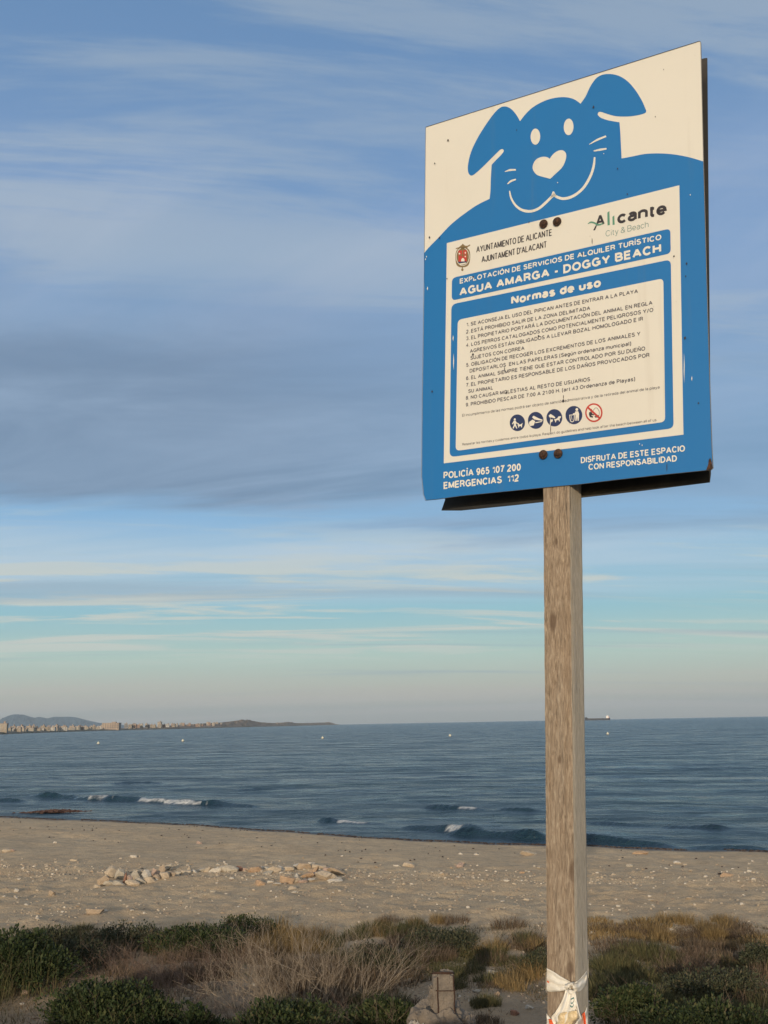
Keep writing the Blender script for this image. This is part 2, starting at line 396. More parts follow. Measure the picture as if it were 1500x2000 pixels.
obj('coast_hills', ridge_mesh('coast_hills', hprof, lambda p: coast_d(p)*1.03, 500, .7, 23, nu=500), M_head, kind='structure')
# low shore strip in front of the houses
V = []; Fq = []; xs = np.linspace(-500, 662, 240)
for px in xs:
    D = coast_d(px)*(1+.01*(float(vnoise(px*.06, 0, 1, 33))-.5))
    for q, z in ((0, -1), (.004, 1.2+.8*float(vnoise(px*.2, 1, 1, 31))), (.02, 2.2), (.08, 3.5), (.30, 4.5)):
        p = far_pt(px, D, 0); V.append((p.x*(1+q), D*(1+q), z))
for a in range(len(xs)-1):
    for b in range(4): Fq.append((a*5+b, (a+1)*5+b, (a+1)*5+b+1, a*5+b+1))
M_shore = hill_mat('rocky_shore', (.22, .19, .15), (.12, .12, .08), (.42, .38, .32), .03)
obj('shore_strip', mesh_np('shore_strip', V, Fq), M_shore, kind='structure')
# pale spoil slope on the headland is bare earth
def facade(name, col, dark=(.10, .10, .11), fl=3.2, bay=4.):
    def fn(t, b):
        tcn = t.new('ShaderNodeTexCoord'); P = tcn.outputs['Object']
        s = t.new('ShaderNodeSeparateXYZ'); t.l.new(P, s.inputs[0])
        n = t.noise(P, .08, 3, .6)
        c = t.mix(t.smooth(n, .4, .6), col, tuple(v*.8 for v in col))
        t.l.new(c, b.inputs['Base Color'])
    return material(name, rough=.8, fn=fn)
FAC = [facade('cream_render', (.42, .38, .32)), facade('white_render', (.52, .50, .47)), facade('terracotta_render', (.33, .23, .18)), facade('grey_render', (.30, .29, .28)), facade('tan_render', (.36, .31, .25)), facade('pink_render', (.42, .34, .28))]
M_glass = material('dark_window', (.05, .06, .075), .25)
M_roof = material('flat_roof', (.30, .25, .22), .9)
def far_building(px, base_off, wpx, hpx, mat, label, group=None, deep=.0, floors=None, cat='building', slab=False):
    D = coast_d(px)*(1.02+deep); p = far_pt(px, D, 0)
    gz0 = 2.2+base_off; W = wpx*px_m(D); H = hpx*px_m(D)*.78
    root = obj('apartment_block', None, None, None, label, cat, group, loc=(p.x, p.y, gz0)); root.rotation_euler = (0, 0, random.uniform(-.25, .25))
    dp = min(W*.9, 16)
    m = MB(); m.box((0, 0, H/2-1.5), (W, dp, H+3)); obj('wall', m.mesh('wall'), mat, root)
    m = MB(); m.box((0, 0, H+.3), (W+.5, dp+.5, .6)); m.box((W*.15, 0, H+1.6), (W*.25, dp*.4, 2.2)); obj('roof', m.mesh('roof'), M_roof, root)
    nf = floors or max(2, int(H/3.2)); nb = max(2, int(W/5)); m = MB()
    for f_ in range(nf):
        for b_ in range(nb):
            m.box((-W/2+(b_+.5)*W/nb, -dp/2-.05, (f_+.55)*H/nf), (W/nb*.5, .3, H/nf*.45))
    obj('windows', m.mesh('windows'), M_glass, root, kind='stuff')
    return root
far_building(7, 1, 15, 18, FAC[4], 'tan high-rise block at the far left end of the city shoreline', floors=8)
far_building(218, 1.5, 33, 13.5, FAC[5], 'wide salmon pink apartment slab, the largest block of the far city')
far_building(262, 3, 9, 8, FAC[4], 'small tan block just right of the wide salmon slab', deep=.03)
far_building(312, 4, 7, 11.5, FAC[0], 'slim cream tower rising above the roofs right of the salmon slab', deep=.06)
k = 0
for px in list(np.arange(20, 196, 8.2)):
    k += 1; px2 = px+random.uniform(-2, 2)
    far_building(px2, random.uniform(0, 1.5), random.uniform(6, 11), random.uniform(4.5, 8.5), FAC[random.choice([0, 0, 1, 1, 3, 4, 5])],
                 'pale seafront apartment block in the row left of the wide salmon slab', 'seafront blocks left of the salmon slab', deep=random.uniform(0, .05))
for px in list(np.arange(26, 200, 14)):
    far_building(px+random.uniform(-4, 4), 2, random.uniform(7, 12), random.uniform(6, 9.5), FAC[random.choice([0, 1, 3, 4, 4])],
                 'pale block of the second row behind the left seafront', 'second row blocks of the far city', deep=random.uniform(.06, .1))
for px in list(np.arange(246, 425, 6.3)):
    far_building(px+random.uniform(-2, 2), random.uniform(3, 6)+(px-246)*.012, random.uniform(3.5, 7), random.uniform(4, 8.5)-(px-246)*.012, FAC[random.choice([0, 1, 2, 3, 4, 2, 4])],
                 'small pale or brick building on the rising shore right of the salmon slab', 'small buildings right of the salmon slab', deep=random.uniform(.0, .07))
for px in (-40, -75, -120, -170, -230):
    far_building(px, 1, 14, random.uniform(10, 18), FAC[random.choice([0, 1, 4])], 'seafront block of the city beyond the left frame edge', 'seafront blocks left of the salmon slab')
for px, hh in ((418, 3.5), (424, 3), (432, 2.6), (505, 2.2), (541, 2.6), (546, 2), (641, 3.)):
    far_building(px, 9 if px < 500 else 7+px*.004, 3.5, hh, FAC[1 if px < 500 else 2], 'tiny pale house on the low headland' , 'tiny houses on the headland', deep=.05)

# ------------------------------------------------------------------ cargo ship
M_hull = material('dark_hull_paint', (.035, .04, .055), .5); M_red = material('red_oxide_paint', (.35, .09, .05), .6); M_whitep = material('white_ship_paint', (.8, .78, .74), .5)
D = 5200; pw = px_m(D); p0 = far_pt(1143, D, 0); p1 = far_pt(1192, D, 0); Lh = (p1.x-p0.x)
ship = obj('cargo_ship', None, None, None, 'long dark cargo ship low on the horizon just right of the wooden post', 'ship', loc=((p0.x+p1.x)/2, D, 0))
m = MB(); sec = []
for q in np.linspace(0, 1, 15):
    x = (q-.5)*Lh; bw = 9*min(1, (math.sin(min(q, .18)/.18*math.pi/2)))*min(1, .6+(1-q)*6); top = 8+(6 if q < .09 else 0)+(1.2 if q > .84 else 0)
    sec.append([(x, -bw-.2, top), (x, -bw*.9-.1, -1), (x, bw*.9+.1, -1), (x, bw+.2, top)])
vs = [v for s in sec for v in s]; fs = []
for a in range(14):
    for b in range(4): fs.append((a*4+b, a*4+(b+1) % 4, (a+1)*4+(b+1) % 4, (a+1)*4+b))
fs += [(0, 1, 2, 3), (59, 58, 57, 56)]
m.add(vs, fs); obj('hull', m.mesh('hull'), M_hull, ship)
m = MB(); m.box((Lh*.39, 0, 13), (11, 14, 10)); m.box((Lh*.40, 0, 19), (7, 16, 3)); obj('superstructure', m.mesh('s'), M_whitep, ship)
m = MB(); m.box((Lh*.455, 0, 12), (4, 4, 11)); obj('funnel', m.mesh('f'), M_red, ship)
m = MB(); m.tube([(Lh*.39, 0, 15), (Lh*.39, 0, 24)], .5); obj('mast', m.mesh('m'), M_whitep, ship)
m = MB(); m.tube([(-Lh*.44, 0, 8), (-Lh*.44, 0, 17)], .6); obj('foremast', m.mesh('m'), M_hull, ship)
m = MB(); m.box((-.05*Lh, 0, 8.6), (Lh*.62, 11, 1.4)); obj('hatch_cover', m.mesh('h'), M_hull, ship)
# ------------------------------------------------------------------ buoys
M_buoy = material('pale_yellow_buoy_plastic', (.62, .60, .48), .5); M_bd = material('buoy_collar', (.2, .2, .2), .6)
def lathe(m, prof, n=14):
    vs = []; fs = []
    for (r, z) in prof: vs += [(r*math.cos(2*math.pi*k/n), r*math.sin(2*math.pi*k/n), z) for k in range(n)]
    for a in range(len(prof)-1):
        for k in range(n): fs.append((a*n+k, a*n+(k+1) % n, (a+1)*n+(k+1) % n, (a+1)*n+k))
    m.add(vs, fs)
lb = {192: 'white swimming zone buoy floating below the far city, leftmost of the line', 357: 'white swimming zone buoy floating off the rising city shore, second from the left', 630: 'white swimming zone buoy floating below the tip of the headland',
      879: 'white swimming zone buoy on open water between headland and wooden post', 1187: 'white swimming zone buoy under the cargo ship right of the wooden post'}
for px, py in ((192, 1452.5), (357, 1447.5), (630, 1442), (879, 1437.5), (1187, 1434)):
    p = on_z(px, py+1)
    b_ = obj('buoy', None, None, None, lb[px], 'buoy', 'buoys marking the swimming zone', loc=p)
    m = MB(); k = p.y/300; lathe(m, [(0, -.2), (.24*k, -.1), (.34*k, .1), (.36*k, .26), (.28*k, .46), (.12*k, .60), (.1*k, .7), (0, .72)]); obj('float', m.mesh('f', True), M_buoy, b_)
    m = MB(); lathe(m, [(.30*k, .02), (.40*k, .04), (.40*k, .12), (.30*k, .14)]); obj('collar', m.mesh('c'), M_bd, b_)

# ------------------------------------------------------------------ haze
def hz():
    m = MB(); m.box((0, 0, 0), (1, 1, 1)); me = m.mesh('haze')
    x0, x1, y0, y1, z0, z1 = -42000, 42000, -3000, 29000, -5, 420
    for v in me.vertices: v.co = (x1 if v.co.x > 0 else x0, y1 if v.co.y > 0 else y0, z1 if v.co.z > 0 else z0)
    mt = bpy.data.materials.new('haze_air'); mt.use_nodes = True; t = NT(mt.node_tree)
    mt.node_tree.nodes.remove(mt.node_tree.nodes['Principled BSDF'])
    pv = t.new('ShaderNodeVolumePrincipled'); pv.inputs['Color'].default_value = (.70, .86, 1, 1); pv.inputs['Density'].default_value = HAZE
    t.l.new(pv.outputs[0], mt.node_tree.nodes['Material Output'].inputs['Volume'])
    obj('haze', me, mt, kind='stuff')
HAZE = 3.2e-5
hz()
# ================================================================== THE SIGN
def rotm(a, ax): return Matrix.Rotation(a, 3, ax)
SM = rotm(R(-34.2075), 'Z') @ rotm(R(-.37193), 'X') @ rotm(R(2.38778), 'Y')
SC = Vector((.4767254, 2.90716622, 5.18057254))
SMI = SM.transposed()
POST_FOOT = None
eye_l = SMI @ (EYE-SC)
def LP(px, py, off=0.):
    d = SMI @ ray(px, py); k = (-off-eye_l.y)/d.y; return eye_l+d*k
def ground_foot():
    lo, hi = -5., -.6
    for _ in range(40):
        m = (lo+hi)/2; p = SC+SM @ Vector((.02, .05, m))
        if p.z < gz(p.x, p.y): lo = m
        else: hi = m
    return (lo+hi)/2
ZF = ground_foot()
root_loc = SC+SM @ Vector((0, 0, ZF))
sign = obj('beach_sign', None, None, None, 'blue and white beach rules sign with dog face on a weathered square wooden post', 'sign', loc=root_loc)
sign.rotation_euler = SM.to_euler()
OFF = Vector((0, 0, -ZF))                               # local drawing coordinates -> root coordinates

def wood_fn(t, b):
    tcn = t.new('ShaderNodeTexCoord'); P = tcn.outputs['Object']
    fine = t.noise(t.mapping(P, scale=(140, 140, 20)), 1.7, 5, .66, .6)
    mid = t.noise(t.mapping(P, scale=(26, 26, 1.1)), 1.3, 5, .6, .5)
    broad = t.noise(t.mapping(P, scale=(6, 6, .9)), 1.5, 4, .6)
    flk = t.noise(t.mapping(P, scale=(60, 60, 9)), 1.8, 4, .7, .3)
    c = t.ramp(fine, [(.28, (.12, .085, .06)), (.43, (.24, .18, .125)), (.55, (.33, .255, .185)), (.68, (.47, .385, .285))])
    c = t.mix(t.smooth(mid, .48, .68, 0, .4), c, (.26, .18, .115))
    c = t.mix(t.smooth(flk, .60, .72, 0, .5), c, (.56, .46, .33))
    c = t.mix(t.smooth(broad, .42, .7, 0, .45), c, (.30, .265, .22))
    for kx_, kz_, kr_ in ((-.030, -.93, .013), (.022, -1.55, .016), (.028, -.585, .009), (-.015, -1.28, .006), (.010, -1.78, .010), (-.02, -.72, .006), (.0, -1.42, .004)):
        kd = t.new('ShaderNodeVectorMath', operation='DISTANCE'); t.l.new(t.mapping(P, scale=(1, .0, .42)), kd.inputs[0]); kd.inputs[1].default_value = (kx_+.02, 0, (kz_-ZF)*.42)
        kn = t.math('ADD', kd.outputs['Value'], t.math('MULTIPLY', t.math('SUBTRACT', mid, .5), .01))
        c = t.mix(t.smooth(kn, kr_*.4, kr_, .75, 0.), c, (.11, .07, .045))
    # the right-hand face is mixed towards a paler grey
    geo = t.new('ShaderNodeNewGeometry'); nn = t.new('ShaderNodeVectorTransform', vector_type='NORMAL', convert_from='WORLD', convert_to='OBJECT')
    t.l.new(geo.outputs['True Normal'], nn.inputs[0]); s = t.new('ShaderNodeSeparateXYZ'); t.l.new(nn.outputs[0], s.inputs[0])
    side = t.smooth(s.outputs[0], .4, .8)
    grey = t.ramp(fine, [(.3, (.36, .32, .25)), (.7, (.54, .49, .41))])
    c = t.mix(t.math('MULTIPLY', side, .8), c, grey)
    t.l.new(c, b.inputs['Base Color'])
    ck = t.noise(t.mapping(P, (3, 1, 2), scale=(70, 70, 1.4)), 1., 3, .5, .6)
    crack = t.smooth(t.math('ABSOLUTE', t.math('SUBTRACT', ck, .5)), .0, .018, 1., 0.)
    crack = t.math('MULTIPLY', crack, t.smooth(broad, .46, .58))
    c = t.mix(t.math('MULTIPLY', crack, .75), c, (.07, .05, .035)); t.l.new(c, b.inputs['Base Color'])
    h = t.math('ADD', t.math('MULTIPLY', fine, .8), t.math('MULTIPLY', mid, .5))
    h = t.math('SUBTRACT', h, t.math('MULTIPLY', crack, .8))
    t.l.new(t.bump(t.math('ADD', h, t.math('MULTIPLY', flk, .3)), .8, .0035), b.inputs['Normal'])
M_wood = material('weathered_pine', rough=.9, fn=wood_fn)
# post: front face spans the traced edges, behind the panel
FT = .003
pL = LP(1059.5, 965, -FT); pLb = LP(1067, 1900, -FT)
PW = .0795
m = MB(); vs = []; nz = 150; zt = .52; zb_ = ZF-.25
for k in range(nz+1):
    z = zb_+(zt-zb_)*k/nz
    q = (z-pLb.z)/(pL.z-pLb.z); x0 = pLb.x+(pL.x-pLb.x)*q
    for cx, cy in ((0, .15), (.02, .02), (.15, 0), (.35, 0), (.65, 0), (.85, 0), (.975, .02), (1, .15), (1, .5), (1, .85), (.97, .97), (.5, 1), (.03, .97), (0, .85), (0, .5)):
        r_ = 1.3*(mnoise.noise(Vector((cx*3, cy*3, z*14)))) + .9*mnoise.noise(Vector((cx*9, cy*9, z*45)))
        edge_ = (abs(cx-.5) > .45 and abs(cy-.5) > .45)
        kx = (cx-.5); ky = (cy-.5); ln = max(abs(kx), abs(ky))*2
        s_ = 1+(r_*(.012 if edge_ else .004))
        if k % 37 == 5 and edge_: s_ -= .012
        vs.append((x0+PW/2+kx*PW*s_, FT+PW/2+ky*PW*s_, z))
NP = 15; fs = []
for k in range(nz):
    for j in range(NP): fs.append((k*NP+j, k*NP+(j+1) % NP, (k+1)*NP+(j+1) % NP, (k+1)*NP+j))
fs += [tuple(range(NP))[::-1], tuple(nz*NP+j for j in range(NP))]
m.add([(Vector(v)+OFF) for v in vs], fs); obj('post', m.mesh('post'), M_wood, sign)

# ---- printed panel
def paint_fn(col, dirt=(.30, .24, .17), amt=.35):
    def fn(t, b):
        tcn = t.new('ShaderNodeTexCoord'); P = tcn.outputs['Object']
        n = t.noise(P, 3.5, 6, .6); n2 = t.noise(P, 60, 3, .6); st = t.noise(t.mapping(P, scale=(22, 22, 1.3)), 1, 4, .6)
        c = t.mix(t.smooth(n, .4, .75, 0, amt*.5), col, tuple(v*.86 for v in col))
        c = t.mix(t.smooth(st, .55, .8, 0, amt*.35), c, dirt)
        c = t.mix(t.smooth(n2, .70, .78, 0, amt*.6), c, dirt)
        t.l.new(c, b.inputs['Base Color'])
        t.l.new(t.math('ADD', t.math('MULTIPLY', n, .25), .38), b.inputs['Roughness'])
    return fn
M_cream = material('aged_white_vinyl', (.78, .72, .58), .5, paint_fn((.72, .70, .635), amt=.5))
M_cream2 = material('white_print', (.86, .81, .70), .5, paint_fn((.76, .73, .65), amt=.15))
M_blue = material('blue_vinyl', (.025, .16, .38), .45, paint_fn((.012, .165, .46), (.12, .18, .24), .6))
M_navy = material('navy_print', (.02, .035, .11), .5)
M_ink = material('black_print', (.035, .03, .035), .5)
M_rule = material('faded_rule_print', (.11, .11, .125), .6)
M_teal = material('green_print', (.10, .28, .20), .5)
M_tealg = material('grey_green_print', (.22, .32, .30), .5)
M_redp = material('red_print', (.50, .05, .035), .5)
M_gold = material('gold_print', (.22, .155, .07), .6)
M_alu = material('dark_panel_edge', (.05, .045, .04), .6)
def metal_fn(t, b):
    tcn = t.new('ShaderNodeTexCoord'); n = t.noise(tcn.outputs['Object'], 6, 5, .65)
    t.l.new(t.mix(t.smooth(n, .45, .7), (.018, .018, .018), (.05, .045, .038)), b.inputs['Base Color'])
M_back = material('black_panel_back', (.02, .02, .02), .55, metal_fn)

def curve_pts(P, closed=True, n=5, corners=()):
    """Catmull-Rom through P; indices in corners stay sharp"""
    out = []; N = len(P); rng_ = range(N if closed else N-1)
    for i in rng_:
        p1, p2 = P[i], P[(i+1) % N]
        p0 = P[(i-1) % N] if (closed or i > 0) else p1; p3 = P[(i+2) % N] if (closed or i+2 < N) else p2
        if i in corners: p0 = p1
        if (i+1) % N in corners: p3 = p2
        for k in range(n):
            q = k/n
            f = lambda a: .5*((2*p1[a])+(-p0[a]+p2[a])*q+(2*p0[a]-5*p1[a]+4*p2[a]-p3[a])*q*q+(-p0[a]+3*p1[a]-3*p2[a]+p3[a])*q**3)
            out.append((f(0), f(1)))
    if not closed: out.append(P[-1])
    return out
LY = .00035
def sheet(name, polys, layer, mat, parent, local=False, kind=None):
    """flat print: closed outlines (picture tracing mapped on the panel plane) filled as thin sheets"""
    m = MB()
    for P in polys:
        L3 = [p if local else LP(p[0], p[1], 0) for p in P]
        L3 = [Vector((p[0], -layer*LY, p[2])) for p in L3]
        area = sum(L3[i].x*L3[(i+1) % len(L3)].z-L3[(i+1) % len(L3)].x*L3[i].z for i in range(len(L3)))
        if area < 0: L3 = L3[::-1]
        tr = tessellate_polygon([L3])
        fs = []
        for a, b, c in tr:
            nrm = (L3[b]-L3[a]).cross(L3[c]-L3[a])
            fs.append((a, b, c) if nrm.y < 0 else (a, c, b))
        m.add([p+OFF for p in L3], fs)
    return obj(name, m.mesh(name), mat, parent, kind=kind)
Z1 = lambda L: [(800+x/2.4194, 60+y/2.42) for x, y in L]
Z2 = lambda L: [(860+x/3., 420+y/3.) for x, y in L]
Z3 = lambda L: [(800+x/2.4194, 700+y/2.4194) for x, y in L]
Z6 = lambda L: [(880+x/3.409, 760+y/3.409) for x, y in L]
Z7 = lambda L: [(870+x/11.538, 460+y/11.538) for x, y in L]

# panel outline traced from its real, slightly warped and dog-eared shape
OUT = [(832, 248), (1000, 195.2), (1200, 132.4), (1366, 80.3), (1368, 81), (1369, 84), (1374, 300), (1380, 520), (1387, 760), (1391, 880), (1393, 914), (1389, 918), (1300, 927), (1200, 938), (1134, 946), (1060, 953), (960, 963), (900, 969), (850, 976), (831, 977.5), (827, 965), (823.5, 930), (824.5, 800), (828, 560), (830, 400), (831.5, 252)]
LO = [LP(x, y) for x, y in OUT]
m = MB(); n = len(LO)
fr = [Vector((p.x, 0, p.z))+OFF for p in LO]; bk = [Vector((p.x, FT-.0003, p.z))+OFF for p in LO]
tr = tessellate_polygon([fr]); tr = [(a, b, c) if (fr[b]-fr[a]).cross(fr[c]-fr[a]).y < 0 else (a, c, b) for a, b, c in tr]
m.add(fr+bk, [t_ for t_ in tr]+[(c+n, b+n, a+n) for a, b, c in tr]+[(i, (i+1) % n, n+(i+1) % n, n+i) for i in range(n)])
panel = obj('sign_panel', m.mesh('sign_panel'), M_cream, sign)
panel.data.materials.append(M_alu)
for i_, p_ in enumerate(panel.data.polygons):
    if i_ >= len(tr): p_.material_index = 1
# thin dark worn rim round the print
cx_ = sum(p.x for p in LO)/n; 
rim = []
for i in range(n):
    a, b = LO[i], LO[(i+1) % n]; ni = Vector((0, 0, 0)); d = (b-a).normalized(); nm_ = Vector((d.z, 0, -d.x))
    if nm_.dot(Vector((0, 0, 0))-a) < 0: nm_ = -nm_
    wd = .0016 if i in (0, 1, 2) else .0009
    rim.append([(a.x, 0, a.z), (b.x, 0, b.z), (b.x+nm_.x*wd, 0, b.z+nm_.z*wd), (a.x+nm_.x*wd, 0, a.z+nm_.z*wd)])
sheet('worn_rim', rim, 3, M_alu, panel, local=True)

# dog shape and blue ground
dog = [(68, 1052), (95, 1020), (130, 985), (200, 912), (280, 850), (330, 818), (378, 795), (382, 760), (384, 700), (388, 634), (410, 610), (430, 590), (444, 572), (443, 562), (430, 562), (400, 590), (350, 640), (315, 672), (293, 685), (278, 672), (276, 635), (290, 575), (320, 510), (360, 445), (400, 390), (428, 364), (452, 358), (480, 370), (505, 398), (522, 428),
       (545, 398), (580, 364), (630, 335), (680, 319), (730, 314), (775, 323), (808, 345), (832, 310), (855, 262), (882, 225), (912, 208), (950, 205), (990, 214), (1030, 239), (1065, 278), (1095, 325), (1112, 362), (1118, 384), (1098, 395), (1060, 403), (1020, 406), (975, 404), (935, 394), (905, 384), (893, 386), (890, 398), (905, 412), (940, 424), (992, 433), (996, 480), (999, 540), (1002, 604), (1050, 595), (1110, 583), (1180, 580), (1250, 585), (1320, 598), (1389, 618)]
cor = {0, 6, 9, 29, 36, 58, 61, len(dog)-1}
dog = curve_pts(dog, False, 4, cor)
dogp = Z1(dog)
right = [(x, y) for x, y in OUT if x > 1373.5 and y > 330]; low = [p for p in OUT if p[1] > 920 and p[0] < 1390]; left = [(824.5, 800), (828, 560)]
blue = dogp+[(1380-.6, 520), (1387-.6, 760), (1391-.7, 880), (1392.3, 914), (1389, 917.4), (1300, 926.4), (1200, 937.4), (1134, 945.4), (1060, 952.4), (960, 962.4), (900, 968.4), (850, 975.4), (831.5, 976.8), (827.6, 965), (824.1, 930), (825.1, 800), (828.6, 560)]
sheet('blue_ground', [blue], 1, M_blue, panel)
def ell(cx, cy, rx, ry, rot=0, n=28): return [(cx+rx*math.cos(q)*math.cos(rot)-ry*math.sin(q)*math.sin(rot), cy+rx*math.cos(q)*math.sin(rot)+ry*math.sin(q)*math.cos(rot)) for q in [2*math.pi*k/n for k in range(n)]]
sheet('dog_eye', [Z1(ell(595, 501, 22.5, 38, .03))], 2, M_cream, panel); sheet('dog_eye', [Z1(ell(752, 455, 23, 39, .03))], 2, M_cream, panel)
heart = curve_pts([(662, 606), (650, 598), (625, 597), (600, 608), (585, 630), (583, 655), (600, 680), (630, 691), (665, 700), (692, 675), (722, 645), (738, 610), (740, 583), (727, 567), (705, 567), (682, 581)], True, 4, {0, 8})
sheet('dog_nose', [Z1(heart)], 2, M_cream, panel)
def stroke(P, W, n=6):
    Q = curve_pts(P, False, n); Wn = np.interp(np.linspace(0, 1, len(Q)), np.linspace(0, 1, len(W)), W); A = []; B = []
    for i, p in enumerate(Q):
        a, b = Q[max(i-1, 0)], Q[min(i+1, len(Q)-1)]; dx_, dy_ = b[0]-a[0], b[1]-a[1]; l = math.hypot(dx_, dy_) or 1
        A.append((p[0]-dy_/l*Wn[i]/2, p[1]+dx_/l*Wn[i]/2)); B.append((p[0]+dy_/l*Wn[i]/2, p[1]-dx_/l*Wn[i]/2))
    return A+B[::-1]
sheet('dog_mouth', [Z1(stroke([(473, 757), (480, 790), (500, 824), (530, 847), (570, 854), (610, 841), (645, 812), (679, 778)], [5, 8, 10, 11, 13, 12, 12, 12, 11])),
                    Z1(stroke([(679, 772), (697, 786), (730, 794), (775, 781), (820, 745), (853, 692), (870, 642), (875, 598)], [10, 12, 13, 13, 12, 12, 12, 11, 7])), Z1([(665, 792), (677, 760), (683, 760), (695, 782), (680, 786)])], 2, M_cream, panel)
for W_ in (stroke([(450, 667), (475, 659), (503, 658)], [2, 9, 7]), stroke([(463, 725), (480, 711), (503, 703)], [4, 9, 6]), stroke([(849, 538), (888, 516), (929, 499)], [2, 9, 8]), stroke([(870, 569), (900, 563), (931, 558)], [4, 10, 7])):
    sheet('dog_whisker', [Z1(W_)], 2, M_cream, panel)
def rbox(tl, tr_, br, bl, r=8, n=5):
    P = [tl, tr_, br, bl]; out = []
    for i in range(4):
        p, a, b = Vector(P[i]), Vector(P[i-1]), Vector(P[(i+1) % 4])
        da, db = (a-p).normalized()*r, (b-p).normalized()*r
        for k in range(n+1):
            q = k/n; out.append(tuple((p+da)*(1-q)**2+2*q*(1-q)*p+(p+db)*q*q))
    return out
sheet('white_field', [[(873, 475), (1327, 362), (1335, 849), (867, 905)]], 2, M_cream, panel)
sheet('title_box', [rbox((883, 543), (1309.5, 446.5), (1310.5, 495), (882.5, 587.5), 9)], 3, M_blue, panel)
sheet('rules_border', [rbox((882, 594.5), (1310.5, 507), (1316, 836.5), (878.5, 893), 11)], 3, M_blue, panel)
sheet('rules_field', [rbox((894.5, 625), (1296, 544), (1299.5, 824), (890.5, 881), 9)], 4, M_cream, panel)

